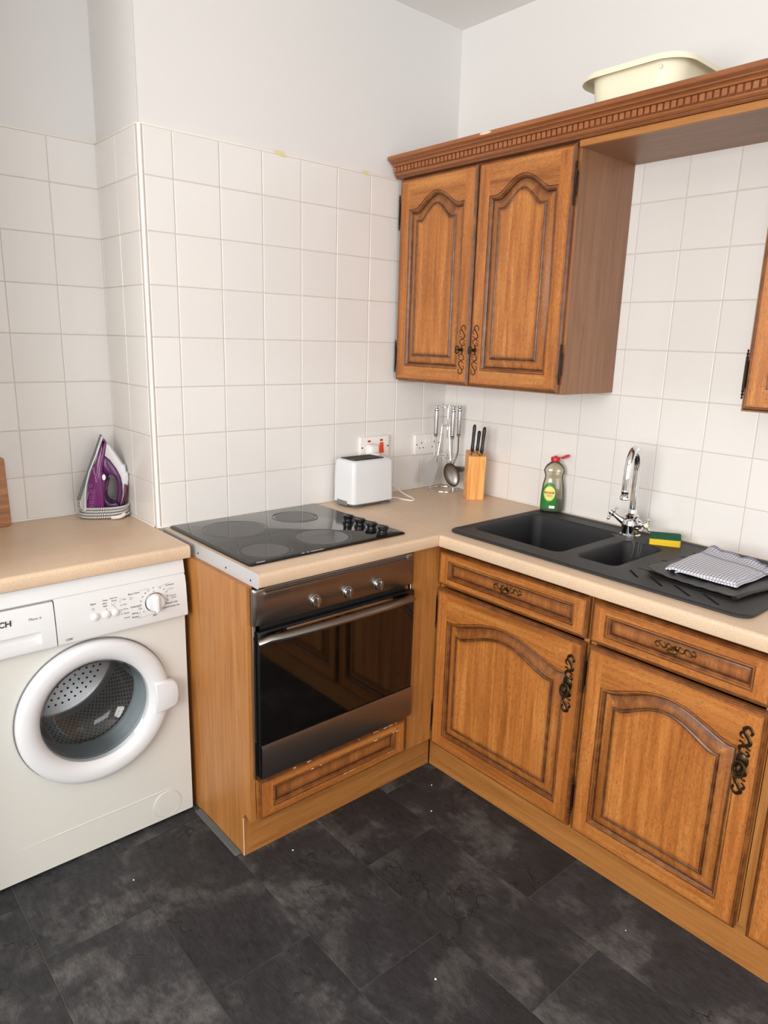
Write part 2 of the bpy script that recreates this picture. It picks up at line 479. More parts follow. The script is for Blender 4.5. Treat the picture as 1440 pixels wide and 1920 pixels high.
def glassy(name, tint, rough=0.02, refl=0.08, opac=0.0, opcol=(0.5,0.5,0.5,1)):
    m, nt, b = newmat(name)
    N = nt.nodes.new; L = nt.links.new
    t = N('ShaderNodeBsdfTransparent'); t.inputs[0].default_value = tint
    g = N('ShaderNodeBsdfGlossy'); g.inputs['Roughness'].default_value = rough
    fr = N('ShaderNodeFresnel'); fr.inputs[0].default_value = 1.45
    mr = N('ShaderNodeMath'); mr.operation = 'ADD'; mr.inputs[1].default_value = refl-0.04; mr.use_clamp = True
    L(fr.outputs[0], mr.inputs[0])
    mx = N('ShaderNodeMixShader'); L(mr.outputs[0], mx.inputs[0])
    if opac > 0:
        d = N('ShaderNodeBsdfDiffuse'); d.inputs[0].default_value = opcol
        m2 = N('ShaderNodeMixShader'); m2.inputs[0].default_value = opac
        L(t.outputs[0], m2.inputs[1]); L(d.outputs[0], m2.inputs[2]); L(m2.outputs[0], mx.inputs[1])
    else: L(t.outputs[0], mx.inputs[1])
    L(g.outputs[0], mx.inputs[2])
    L(mx.outputs[0], nt.nodes['Material Output'].inputs[0])
    return m
door_glass = glassy('porthole_glass', (0.93, 0.95, 0.96, 1), refl=0.06)
bottle_clear = glassy('clear_bottle', (0.86, 0.84, 0.75, 1), rough=0.06, refl=0.07, opac=0.10, opcol=lin(222,214,190))
green_liquid = simple('green_liquid', lin(10,84,36), 0.12)
window_glass = glassy('window_glass', (0.95, 0.97, 0.97, 1))

def gingham():
    m, nt, b = newmat('checked_cotton')
    N = nt.nodes.new; L = nt.links.new
    uv = N('ShaderNodeUVMap'); sp = N('ShaderNodeSeparateXYZ'); L(uv.outputs[0], sp.inputs[0])
    def stripe(out, freq, lo):
        a = N('ShaderNodeMath'); a.operation = 'MULTIPLY'; a.inputs[1].default_value = freq; L(out, a.inputs[0])
        f = N('ShaderNodeMath'); f.operation = 'FRACT'; L(a.outputs[0], f.inputs[0])
        g = N('ShaderNodeMath'); g.operation = 'GREATER_THAN'; g.inputs[1].default_value = lo; L(f.outputs[0], g.inputs[0])
        return g
    s1 = stripe(sp.outputs[0], 21, 0.62); s2 = stripe(sp.outputs[1], 26, 0.62)
    ad = N('ShaderNodeMath'); ad.operation = 'ADD'; L(s1.outputs[0], ad.inputs[0]); L(s2.outputs[0], ad.inputs[1])
    hf = N('ShaderNodeMath'); hf.operation = 'MULTIPLY'; hf.inputs[1].default_value = 0.5; L(ad.outputs[0], hf.inputs[0])
    mx = N('ShaderNodeMixRGB'); L(hf.outputs[0], mx.inputs[0])
    mx.inputs[1].default_value = lin(220,219,224); mx.inputs[2].default_value = lin(48,52,92)
    # solid blue border bands
    def band(out, lo, hi):
        a = N('ShaderNodeMath'); a.operation = 'GREATER_THAN'; a.inputs[1].default_value = lo; L(out, a.inputs[0])
        c = N('ShaderNodeMath'); c.operation = 'LESS_THAN'; c.inputs[1].default_value = hi; L(out, c.inputs[0])
        d = N('ShaderNodeMath'); d.operation = 'MULTIPLY'; L(a.outputs[0], d.inputs[0]); L(c.outputs[0], d.inputs[1]); return d
    b1 = band(sp.outputs[1], 0.69, 0.75); b2 = band(sp.outputs[1], 0.95, 1.1)
    m1 = N('ShaderNodeMath'); m1.operation = 'MAXIMUM'; L(b1.outputs[0], m1.inputs[0]); L(b2.outputs[0], m1.inputs[1])
    m5 = N('ShaderNodeMath'); m5.operation = 'MULTIPLY'; m5.inputs[1].default_value = 0.7; L(m1.outputs[0], m5.inputs[0])
    mz = N('ShaderNodeMixRGB'); L(m5.outputs[0], mz.inputs[0]); L(mx.outputs[0], mz.inputs[1]); mz.inputs[2].default_value = lin(88,90,140)
    L(mz.outputs[0], b.inputs['Base Color']); b.inputs['Roughness'].default_value = 0.95
    b.inputs['Sheen Weight'].default_value = 0.2
    return m
gingham_m = gingham()

def braid():
    m, nt, b = newmat('braided_cord')
    N = nt.nodes.new; L = nt.links.new
    tc = N('ShaderNodeUVMap'); sp = N('ShaderNodeSeparateXYZ'); L(tc.outputs[0], sp.inputs[0])
    a = N('ShaderNodeMath'); a.operation = 'ADD'; L(sp.outputs[0], a.inputs[0]); L(sp.outputs[1], a.inputs[1])
    f = N('ShaderNodeMath'); f.operation = 'FRACT'; L(a.outputs[0], f.inputs[0])
    g = N('ShaderNodeMath'); g.operation = 'GREATER_THAN'; g.inputs[1].default_value = 0.6; L(f.outputs[0], g.inputs[0])
    mx = N('ShaderNodeMixRGB'); L(g.outputs[0], mx.inputs[0]); mx.inputs[1].default_value = lin(232,230,226); mx.inputs[2].default_value = lin(110,106,108)
    L(mx.outputs[0], b.inputs['Base Color']); b.inputs['Roughness'].default_value = 0.85
    return m
braid_m = braid()

# ------------------------------------------------------------------ text helper
def text(s, size, o, right, up, mat, parent, name='lettering', align='LEFT', bold=0.0, sx=1.0):
    cu = bpy.data.curves.new('lettering', 'FONT')
    cu.body = s; cu.size = size; cu.align_x = align; cu.extrude = 0.00012; cu.offset = bold; cu.resolution_u = 2
    t = bpy.data.objects.new('lettering', cu); COL.objects.link(t)
    dg = bpy.context.evaluated_depsgraph_get()
    me = bpy.data.meshes.new_from_object(t.evaluated_get(dg))
    bpy.data.objects.remove(t); bpy.data.curves.remove(cu)
    r = Vector(right).normalized(); u = Vector(up).normalized(); n = r.cross(u)
    M = Matrix(((r.x*sx, u.x, n.x, o[0]), (r.y*sx, u.y, n.y, o[1]), (r.z*sx, u.z, n.z, o[2]), (0,0,0,1)))
    L = root_loc(parent)
    me.transform(Matrix.Translation(-L) @ M)
    me.materials.clear(); me.materials.append(mat)
    ob = bpy.data.objects.new(name, me); COL.objects.link(ob); ob.parent = parent
    return ob

# ================================================================== ROOM
CEIL = 2.68
TT = 2.098           # top of the tiling
ZT = 0.91            # worktop top
TW = 0.152           # tile pitch
Z0 = 0.9024          # tile row datum
XR = -1.303          # outer corner of the chimney breast
YR = 0.335           # back of the recess

def shell(name, boxes, mat, parent=None):
    m = MB()
    for b in boxes: m.box(*b)
    o = m.build(name, mat, parent, smooth=False)
    if not parent: o['kind'] = 'structure'
    return o
XL, YF = -4.0, -4.6
wall_back = shell('wall_back', [(XR, 0.10, 0.0, 0.10, 0, CEIL)], wall_paint)
wall_right = shell('wall_right', [(0.0, 0.10, YF-0.1, 0.0, 0, CEIL)], wall_paint)
wall_recess = shell('wall_recess', [(XL-0.1, XR, YR, YR+0.1, 0, CEIL)], wall_paint)
wall_return = shell('wall_return', [(XR, XR+0.09, 0.101, YR+0.1, 0, CEIL), (XR-0.0005, XR+0.0005, 0.0, 0.101, 0, CEIL)], wall_paint)
shell('ceiling', [(XL-0.1, 0.1, YF-0.1, YR+0.1, CEIL, CEIL+0.08)], ceil_paint)
# left wall with a window
shell('wall_left', [(XL-0.1, XL, YF-0.1, -3.2, 0, CEIL), (XL-0.1, XL, -0.8, YR, 0, CEIL), (XL-0.1, XL, -3.2, -0.8, 0, 0.85), (XL-0.1, XL, -3.2, -0.8, 2.35, CEIL)], white_wall)
shell('wall_front', [(XL, -3.2, YF-0.1, YF, 0, CEIL), (-1.0, 0.0, YF-0.1, YF, 0, CEIL), (-3.2, -1.0, YF-0.1, YF, 0, 0.8), (-3.2, -1.0, YF-0.1, YF, 2.3, CEIL)], white_wall)
shell('wall_light_blocker', [(-2.14, -2.03, -0.30, YR, 0, CEIL)], white_wall)  # unseen short wall, added to keep window light off the left recess
def window(name, F, u0, u1, v0, v1):
    m = MB(); t = 0.05
    for (a, b_, c, d) in ((u0, u1, v0, v0+t), (u0, u1, v1-t, v1), (u0, u0+t, v0+t, v1-t), (u1-t, u1, v0+t, v1-t),
                          ((u0+u1)/2-t/2, (u0+u1)/2+t/2, v0+t, v1-t)):
        m.fbox(F, a, b_, c, d, -0.06, -0.01)
    o = m.build(name, window_frame_m, None, bevel=0.004); o['kind'] = 'structure'
    for a, b_ in ((u0+t, (u0+u1)/2-t/2), ((u0+u1)/2+t/2, u1-t)):
        g = MB(); g.fbox(F, a, b_, v0+t, v1-t, -0.037, -0.033); g.build('pane', window_glass, o, smooth=False)
    return o
window('window_1', lambda u, v, d: (XL+d, u, v), -3.2, -0.8, 0.85, 2.35)
window('window_2', lambda u, v, d: (u, YF+d, v), -3.2, -1.0, 0.8, 2.3)

# ---- wall tiles, each a part of its wall
TILE_CACHE = {}
def tile_mesh(w, h):
    k = (round(w, 4), round(h, 4))
    if k in TILE_CACHE: return TILE_CACHE[k]
    # local: x = width, y = out (towards -y), z = height, centred
    m = MB(); b1 = 0.0008; b2 = 0.0024
    rings = []
    for ins, d in ((0, 0.0), (0, 0.0035), (b1, 0.0046), (b2, 0.0050)):
        x, z = w/2-ins, h/2-ins
        rings.append([(-x, -d, -z), (x, -d, -z), (x, -d, z), (-x, -d, z)])
    m.loft(rings, True, False, True)
    me = bpy.data.meshes.new('tile'); me.from_pydata(m.v, [], m.f)
    me.materials.append(tile_m)
    me.polygons.foreach_set('use_smooth', [True]*len(me.polygons)); me.set_sharp_from_angle(angle=math.radians(6))
    me.update(); TILE_CACHE[k] = me
    return me
rt = random.Random(3)
def lay_tiles(parent, F, us, zs, rotz, skip=None, gap=0.0023):
    for i in range(len(us)-1):
        for j in range(len(zs)-1):
            u0, u1, z0, z1 = us[i], us[i+1], zs[j], zs[j+1]
            if skip and skip(u0, u1, z0, z1): continue
            me = tile_mesh(abs(u1-u0)-gap, z1-z0-gap)
            o = bpy.data.objects.new('tile', me); COL.objects.link(o); o.parent = parent
            p = F((u0+u1)/2, (z0+z1)/2, 0.0)
            o.location = (p[0], p[1], p[2])
            o.rotation_euler = (rt.uniform(-.0012, .0012), rt.uniform(-.0010, .0010), rotz+rt.uniform(-.0012, .0012))
rows = [ZT+0.003]+[Z0+TW*j for j in range(1, 8)]+[TT]
colsA = [-0.0]+[-(0.1425+TW*i) for i in range(0, 8)]+[XR+0.007]
lay_tiles(wall_back, lambda u, v, d: (u, -0.003-d, v), colsA[::-1], rows, 0)
colsB = [0.0, 0.071]+[0.223+TW*i for i in range(0, 14)]
lay_tiles(wall_right, lambda u, v, d: (-0.003-d, -u, v), colsB, rows, -PI/2,
          skip=lambda u0, u1, z0, z1: (z0 > 1.40 and u1 < 0.79))
colsC = [XR-0.002-TW*i for i in range(0, 5)]+[-2.028]
lay_tiles(wall_recess, lambda u, v, d: (u, YR-0.003-d, v), colsC[::-1], rows, 0)
colsD = [YR-0.002, 0.312, 0.163, 0.010]
lay_tiles(wall_return, lambda u, v, d: (XR-0.003-d, u, v), colsD, rows, -PI/2)
# grout beds behind the tiles
for (nm, par, b) in (('grout', wall_back, (XR+0.001, -0.0005, -0.0066, 0, ZT-0.02, TT)), ('grout', wall_right, (-0.0066, 0, -2.35, -0.001, ZT-0.02, TT)),
                     ('grout', wall_recess, (-2.03, XR-0.001, YR-0.0066, YR, ZT-0.02, TT)), ('grout', wall_return, (XR-0.0066, XR, 0.001, YR-0.001, ZT-0.02, TT))):
    shell(nm, [b], grout, par)
# caulk along the top of the tiling
for par, b in ((wall_back, (XR+0.001, -0.001, -0.0085, 0, TT, TT+0.006)), (wall_recess, (-2.03, XR-0.008, YR-0.0085, YR, TT, TT+0.005)),
               (wall_return, (XR-0.0085, XR, 0.001, YR-0.001, TT, TT+0.005)), (wall_right, (-0.0085, 0, -2.35, -0.001, TT, TT+0.006))):
    m = MB(); m.box(*b); m.build('caulk_line', caulk, par, bevel=0.002)
for x0, x1 in ((-0.86, -0.81), (-0.30-0.19, -0.30-0.16)):
    m = MB(); m.lathe([(0.0001, 0), (0.5, 0), (0.5, 0.0006), (0.0001, 0.0012)], n=12, F=lambda a, b_, h, x0=x0, x1=x1: ((x0+x1)/2+a*(x1-x0), -0.0086-h, TT+0.003+b_*0.014-0.2*a*(x1-x0)))
    m.build('yellow_paint_smear', yellow_stain, wall_back)
m = MB(); m.tube([(XR-0.001, -0.004, ZT+0.001), (XR-0.001, -0.004, TT+0.002)], 0.0062, 12)
m.build('trim_1', plastic_trim).__setitem__('kind', 'structure')
# caulk between worktop and walls
m = MB()
m.box(XR, -0.008, -0.0125, -0.0079, ZT, ZT+0.006); m.build('trim_2', caulk, bevel=0.002)['kind'] = 'structure'
m = MB()
m.box(-0.0125, -0.0079, -2.3, -0.0129, ZT, ZT+0.006); m.build('trim_3', caulk, bevel=0.002)['kind'] = 'structure'
m = MB(); m.box(-2.028, XR-0.013, YR-0.0125, YR-0.0079, ZT, ZT+0.006); m.build('trim_4', caulk, bevel=0.002)['kind'] = 'structure'
m = MB(); m.box(XR-0.0125, XR-0.0079, 0.012, YR-0.013, ZT, ZT+0.006); m.build('trim_5', caulk, bevel=0.002)['kind'] = 'structure'

# ---- floor of slate-look vinyl tiles
floor = MB(); floor.box(XL-0.1, 0.1, YF-0.1, YR+0.1, -0.08, -0.0022)
floor = floor.build('floor', joint_m, smooth=False); floor['kind'] = 'structure'
FW, FL = 0.2755, 0.6065
def floor_tile_mesh(w, l):
    m = MB(); rings = []
    for ins, z in ((0, -0.002), (0, -0.0006), (0.0009, 0.0)):
        x, y = w/2-ins, l/2-ins
        rings.append([(-x, -y, z), (x, -y, z), (x, y, z), (-x, y, z)])
    m.loft(rings, True, False, True)
    me = bpy.data.meshes.new('floor_tile'); me.from_pydata(m.v, [], m.f); me.materials.append(slate); me.update()
    return me
ftm = floor_tile_mesh(FW-0.0019, FL-0.0019)
joints = {0: -0.525, 1: -0.267, 2: -0.478, 3: -0.173, 4: -0.555, 5: -0.27, -1: -0.30, -2: -0.02, -3: -0.45, -4: -0.2, -5: -.5, -6: -.1, -7: -.35, -8: -.25}
for c in range(-8, 6):
    xa = -1.8735+FW*c; xb = xa+FW
    y = joints.get(c, 0)+2*FL
    while y-FL > YR: y -= FL
    while y > -4.0:
        w_, l_ = FW, FL
        x0, x1, y0, y1 = max(xa, XL), min(xb, 0), max(y-FL, -4.0), min(y, YR)
        if x1-x0 > 0.02 and y1-y0 > 0.02:
            full = abs(x1-x0-FW) < 1e-4 and abs(y1-y0-FL) < 1e-4
            me = ftm if full else floor_tile_mesh(x1-x0-0.0019, y1-y0-0.0019)
            o = bpy.data.objects.new('floor_tile', me); COL.objects.link(o); o.parent = floor
            o.location = ((x0+x1)/2, (y0+y1)/2, 0)
        y -= FL
# small white crumbs left on the floor
rc = random.Random(5)
WH = ['in front of the washing machine', 'just in front of the oven housing plinth', 'at the far left', 'in the bottom centre of the picture', 'near the inner corner of the plinths', 'at the bottom edge of the picture', 'below the second sink cabinet door', 'beside the long plinth near the oven corner']
for (x, y), wh in zip(((-1.60, -0.40), (-1.18, -0.585), (-1.78, -0.93), (-1.16, -1.18), (-0.72, -0.72), (-1.30, -1.23), (-0.66, -1.40), (-0.62, -0.62)), WH):
    m = MB(); r = rc.uniform(0.0018, 0.003)
    m.lathe([(0.0001, 0), (r, 0.0003), (r*0.8, r*0.7), (0.0001, r)], (x, y, 0), n=6)
    tag(m.build('crumb', plastic_trim), 'tiny pale crumb on the dark floor '+wh, 'crumb', 'crumbs scattered on the floor')

# ================================================================== WORKTOPS
def nose_profile(depth_back, front, z0=0.872, z1=0.91, r=0.010):
    # returns list of (d, z): d is distance outward, from back to front
    pts = [(depth_back, z0), (front-0.002, z0), (front, z0+0.003)]
    for k in range(6):
        a = k*PI/2/5
        pts.append((front-r+r*math.cos(a), z1-r+r*math.sin(a)))
    pts.append((depth_back, z1))
    return pts
# worktop of the back run (holds the hob)
wa = MB()
pr = nose_profile(0.0, 0.596)
XA = -1.289
wa.loft([[(x, -d, z) for d, z in pr] for x in (XA, -0.5785)], True, True, True)
wta = wa.build('worktop', lam); tag(wta, 'beige speckled worktop with rounded front edge that holds the black hob', 'worktop')
# worktop of the right run, cut out for the bowls
wb = MB()
SX0, SX1, SY0, SY1 = -0.545, -0.055, -1.525, -0.590
pr = nose_profile(-SX0, 0.617)
wb.loft([[(-d, y, z) for d, z in pr] for y in (-0.5975, -3.1)], True, True, True)
wb.box(-0.5775, SX0, -0.5975, -0.001, 0.872, ZT)
wb.box(SX0, 0, SY1, -0.001, 0.872, ZT)
wb.box(SX1, 0, SY0, SY1, 0.872, ZT)
wb.box(SX0, 0, -3.1, SY0, 0.872, ZT)
wtb = wb.build('worktop', lam); tag(wtb, 'long beige speckled worktop along the right wall, holding the sink', 'worktop')
# worktop above the washing machine
wc = MB()
pr = nose_profile(-YR+0.0, 0.242)
wc.loft([[(x, -d, z) for d, z in pr] for x in (-2.028, XR-0.009)], True, True, True)
tag(wc.build('worktop', lam), 'beige speckled worktop over the washing machine, in the left recess', 'worktop')
# aluminium edging on the open end of the hob worktop
st = thing('edging_strip', 'pale metal edging strip with small holes on the open end of the hob worktop', 'edging', (XA-0.001, -0.3, 0.872))
m = MB(); m.box(XA-0.0022, XA-0.0002, -0.592, -0.012, 0.868, 0.9115); m.build('strip', alu, st, bevel=0.0006)
for y in (-0.555, -0.42, -0.25):
    m = MB(); m.lathe([(0.0001, 0), (0.0030, 0), (0.0026, -0.0012), (0.0001, -0.0004)], (XA-0.0022, y, 0.884), 'x', 12); m.build('screw', hole_m, st)

# ================================================================== DOORS
def arch(u, h, sh):
    v = abs(2*u-1); e = 1-sh
    if v >= e: return 0.0
    c = 0.5*(1+math.cos(PI*v/e))
    return h*(c**0.66)

def panel_door(F, parent, u0, u1, v0, v1, th, st, h, matv, math_, sh=0.22, name='door', top=None, rail=None, label=None, kindpanel='raised_panel', flatpanel=False, slope=0.030, shoulder=0.0):
    """framed door: full-height stiles, rails between, mouldings, raised panel as a sub-part"""
    NT = 40 if h > 0 else 4
    rail = rail or st; top = top or st
    L_, R_, B_, T_ = u0+st, u1-st, v0+rail, v1-top-h
    m = MB(); stn = []
    def P(u, v, d, s=0.0):
        m.v.append(tuple(F(u, v, d))); stn.append(s); return len(m.v)-1
    def Q(a, b, c, d, mi): m.f.append((a, b, c, d)); m.m.append(mi)
    def ring_pts(t, hh=None):
        l, r, b_, tt = L_+t, R_-t, B_+t, T_-t
        pts = [(l, b_), (l+(r-l)*0.5, b_), (r, b_), (r, b_+(tt-b_)*0.5)]
        for k in range(NT+1):
            x = 1-k/NT
            pts.append((l+(r-l)*x, tt+arch(x, h, sh)))
        pts.append((l, b_+(tt-b_)*0.5))
        return pts
    # edge profile
    ed = [(0, 0.0, .35), (0, th-0.007, .6), (0.0015, th-0.0055, .75), (0.0030, th-0.0030, .8), (0.0050, th-0.0016, .55), (0.0075, th-0.0018, .8), (0.0095, th, .25), (0.016, th, 0.0)]
    rings = []
    for ins, d, s in ed:
        rings.append([P(a, b_, d, s) for a, b_ in ((u0+ins, v0+ins), (u1-ins, v0+ins), (u1-ins, v1-ins), (u0+ins, v1-ins))])
    for i in range(len(rings)-1):
        for j in range(4):
            k = (j+1) % 4
            Q(rings[i][j], rings[i][k], rings[i+1][k], rings[i+1][j], 0 if j in (1, 3) else 1)
    m.f.append(tuple(rings[0][::-1])); m.m.append(0)
    e = 0.016
    # flat frame. stiles
    for a, b_ in ((u0+e, L_), (R_, u1-e)):
        q = [P(a, v0+e, th), P(b_, v0+e, th), P(b_, v1-e, th), P(a, v1-e, th)]
        Q(*q, 0)
    # rails
    Q(P(L_, v0+e, th, .1), P(R_, v0+e, th, .1), P(R_, B_, th, .1), P(L_, B_, th, .1), 1)
    tp = [(L_+(R_-L_)*k/NT) for k in range(NT+1)]
    lo = [P(x, T_+arch(k/NT, h, sh), th, .15) for k, x in enumerate(tp)]
    hi = [P(x, v1-e, th, .05) for x in tp]
    for k in range(NT): Q(lo[k], lo[k+1], hi[k+1], hi[k], 1)
    # inner moulding
    mo = [(0, th, .25), (0.0012, th-0.0022, .9), (0.0035, th-0.0026, .55), (0.0065, th-0.0018, .35), (0.0085, th-0.0045, .9), (0.0115, th-0.0060, .6), (0.014, th-0.0115, 1.0), (0.0155, th-0.0125, 1.0)]
    rr = []
    for t, d, s in mo: rr.append([P(a, b_, d, s) for a, b_ in ring_pts(t)])
    n = len(rr[0])
    for i in range(len(rr)-1):
        for j in range(n):
            k = (j+1) % n
            Q(rr[i][j], rr[i][k], rr[i+1][k], rr[i+1][j], 0 if (j in (2, 3) or j >= n-2) else 1)
    door = m.build(name, [matv, math_], parent, stain=stn, angle=28, label=label)
    # raised panel
    m = MB(); stn = []
    if flatpanel:
        pp = [(0.013, th-0.0125, 1.0), (0.016, th-0.0110, .75), (0.020, th-0.0105, .35), (0.028, th-0.0105, .1)]
    else:
        s_ = slope
        pp = [(0.013, th-0.0130, 1.0), (0.0155, th-0.0110, .75), (0.0185, th-0.0100, .35), (0.015+s_*0.6, th-0.0065, .12), (0.015+s_-.001, th-0.0040, .5),
              (0.015+s_, th-0.0042, 1.0), (0.017+s_, th-0.0022, .9), (0.0195+s_, th-0.0012, .65), (0.0215+s_, th-0.0022, .95), (0.024+s_, th-0.0018, .35), (0.034+s_, th-0.0018, 0.0)]
    rr = [[P(a, b_, d, min(1, s+(0.34 if (h > 0 and 6 <= jj < 4+NT-1 and s < .5 and t < 0.015+slope) else 0))) for jj, (a, b_) in enumerate(ring_pts(t))] for t, d, s in pp]
    n = len(rr[0])
    for i in range(len(rr)-1):
        for j in range(n):
            k = (j+1) % n
            Q(rr[i][j], rr[i][k], rr[i+1][k], rr[i+1][j], 0)
    # fill centre: strips between bottom and arch
    t = pp[-1][0]; l, r, b_, tt = L_+t, R_-t, B_+t, T_-t
    lo = [P(l+(r-l)*k/NT, b_, pp[-1][1]) for k in range(NT+1)]
    hi = [P(l+(r-l)*k/NT, tt+arch(k/NT, h, sh), pp[-1][1]) for k in range(NT+1)]
    for k in range(NT): Q(lo[k], lo[k+1], hi[k+1], hi[k], 0)
    m.build(kindpanel, [oak_inset if flatpanel == 'h' else matv], door, stain=stn, angle=28)
    return door

def hinge(F, u, vc, ln, parent, d=0.0):
    m = MB()
    pf = [(0.0001, -ln/2), (0.0022, -ln/2+0.001), (0.0032, -ln/2+0.004), (0.0016, -ln/2+0.007), (0.0036, -ln/2+0.010), (0.0036, -ln/2+0.014), (0.0020, -ln/2+0.016),
          (0.0040, -ln/2+0.019), (0.0040, -ln/2+0.024), (0.0034, -ln/2+0.026)]
    pf = pf + [(r, -h) for r, h in reversed(pf)]
    m.lathe(pf, n=10, F=lambda a, b, h: F(u+a*0.8, vc+h, d+b))
    m.fbox(F, u-0.0034, u+0.0034, vc-ln/2+0.028, vc+ln/2-0.028, d-0.006, d+0.0005)
    return m.build('hinge', hinge_m, parent)

def scroll(F, cu, cv, ln, w, axis, parent, mat, d0, small=False, name='handle', style='heavy'):
    """cast scrollwork plate (S-scrolls either side of a boss) with a pull"""
    m = MB()
    def G(a, b, h):   # a along the length, b across
        return F(cu+b, cv+a, d0+h) if axis == 'v' else F(cu+a, cv+b, d0+h)
    k = ln/2
    r0 = 0.0040 if style == 'heavy' else (0.0016 if style == 'lace' else 0.0019)
    Fd = Vector(F(0, 0, 1))-Vector(F(0, 0, 0))
    stem = [(.79, .156), (.88, .196), (.99, .061), (.91, -.095), (.79, -.044), (.66, .105), (.53, .160), (.44, .002), (.37, -.158), (.24, -.114), (.18, .059), (.20, .181), (.28, .160), (.29, .063)]
    barbs = [[(.82, -.10), (.76, -.19), (.68, -.18), (.63, -.08)], [(.46, -.04), (.53, -.12), (.53, -.21)], [(.42, .06), (.38, .14), (.36, .21)]]
    for sg in (1, -1):
        path = [Vector(G(sg*p[0]*k, sg*p[1]*k*w, 0.0010)) for p in catmull([(a_, b_, 0) for a_, b_ in stem], 4)]
        q = len(path)
        m.tube(path, [r0*(0.75+0.55*math.sin(PI*min(1, i/q*1.3))*(1-0.3*i/q)) for i in range(q)], 6, flat=(Fd, 0.75))
        for br in barbs:
            path = [Vector(G(sg*p[0]*k, sg*p[1]*k*w, 0.0008)) for p in catmull([(a_, b_, 0) for a_, b_ in br], 4)]
            q = len(path)
            m.tube(path, [r0*(0.95-0.45*i/q) for i in range(q)], 6, flat=(Fd, 0.75))
    rb = 0.0125
    if style == 'heavy':
        m.lathe([(0.0001, 0.0065), (rb*0.5, 0.0060), (rb*0.8, 0.0040), (rb, 0.0030), (rb*1.12, 0.0006), (rb*1.12, 0)], n=14, F=lambda a, b, h: G(a*1.45, b*1.05, h))
        for i in range(7): m.lathe([(0.0001, 0.0040), (0.0022, 0.0030), (0.0028, 0)], n=7, F=lambda a, b, h, i=i: G(a+(i-3)*0.0056, b-(0.0150-0.0006*(i-3)**2), h))
    else:
        m.tube([G(-0.19*k, 0.02*k, 0.0008), G(0.19*k, -0.02*k, 0.0008)], r0*1.5, 6, flat=(Fd, 0.6))
        m.lathe([(0.0001, 0.0035), (rb*0.4, 0.0030), (rb*0.6, 0)], n=12, F=lambda a, b, h: G(a, b, h))
    h = m.build(name, mat, parent)
    return h

def pull(F, cu, cv, d0, parent, mat, style='drop'):
    m = MB()
    if style == 'drop':   # hanging ring-like oval pull in front of the boss
        m.tube([F(cu, cv, d0+0.004), F(cu, cv, d0+0.016)], 0.0035, 8)
        pts = [F(cu+0.013*math.sin(a), cv-0.010+0.019*math.cos(a), d0+0.014+0.006*(1-math.cos(a))/2) for a in [2*PI*i/20 for i in range(20)]]
        m.tube(pts, 0.0034, 7, closed=True)
        m.lathe([(0.0001, 0.024), (0.006, 0.021), (0.008, 0.016), (0.006, 0.012), (0.0001, 0.010)], n=12, F=lambda a, b, h: F(cu+a, cv-0.010+b*1.7, d0+h))
    elif style == 'key':
        m.tube([F(cu, cv, d0+0.002), F(cu, cv, d0+0.024)], 0.0032, 8)
        m.lathe([(0.0055, 0.008), (0.0060, 0.010), (0.0055, 0.012)], n=10, F=lambda a, b, h: F(cu+a, cv+b, d0+h), cap0=True, cap1=True)
        for s in (-1, 1):
            pts = [F(cu+0.0075*math.sin(a)*0.9, cv+s*0.006+0.0065*math.cos(a), d0+0.026) for a in [2*PI*i/14 for i in range(14)]]
            m.tube(pts, 0.0026, 6, closed=True)
        m.tube([F(cu-0.008, cv, d0+0.026), F(cu+0.008, cv, d0+0.026)], 0.003, 6)
    else:   # drawer knob with leaf drop
        m.tube([F(cu, cv+0.003, d0+0.002), F(cu, cv+0.003, d0+0.018)], 0.0038, 8)
        m.lathe([(0.0001, 0.026), (0.006, 0.025), (0.0105, 0.020), (0.0100, 0.016), (0.005, 0.013)], n=14, F=lambda a, b, h: F(cu+a*1.25, cv-0.003+b*0.8, d0+h))
    return m.build('pull', mat, parent)

# ================================================================== BASE CABINETS on the right run
XF = -0.565          # carcass front
THK = 0.020
F1 = FB(XF)
def base_cab(u0, u1, label, doors, drawers, grp='oak base cabinets under the sink worktop'):
    t = thing('base_cabinet', label, 'cabinet', (-0.29, -(u0+u1)/2, 0.14), grp)
    m = MB()
    m.box(XF, -0.02, -u0-0.001, -u0-0.017, 0.14, 0.870)
    m.box(XF, -0.02, -u1+0.017, -u1+0.001, 0.14, 0.870)
    m.box(XF, -0.02, -u0-0.017, -u1+0.017, 0.14, 0.156)
    m.box(-0.030, -0.02, -u0-0.017, -u1+0.017, 0.156, 0.870)
    m.box(XF, XF+0.016, -u0-0.017, -u1+0.017, 0.722, 0.738)
    m.build('carcass', ven_z, t, smooth=False)
    for (a, b, hs) in doors:
        d = panel_door(F1, t, a, b, 0.130, 0.717, THK, 0.050, 0.050, oak_z, oak_y, sh=0.10, top=0.056, rail=0.052, slope=0.028)
        hu = a-0.0045 if hs == 'l' else b+0.0045
        for vc in (0.628, 0.235): hinge(F1, hu, vc, 0.128, d, THK-0.004)
        ku = b-0.040 if hs == 'l' else a+0.040
        h = scroll(F1, ku, 0.580, 0.178, 0.74, 'v', d, antique, THK)
        # pull belongs to the handle piece: joined in its own mesh beside it
        pull(F1, ku, 0.574, THK, d, antique, 'drop')
    for (a, b) in drawers:
        d = panel_door(F1, t, a, b, 0.729, 0.851, THK, 0.043, 0, oak_z, oak_y, name='drawer_front', top=0.031, rail=0.026, flatpanel='h', kindpanel='inset_panel')
        scroll(F1, (a+b)/2, 0.790, 0.108, 0.80, 'h', d, brass_old, THK-0.0105, style='brass')
        pull(F1, (a+b)/2, 0.790, THK-0.0105, d, brass_old, 'knob')
    return t
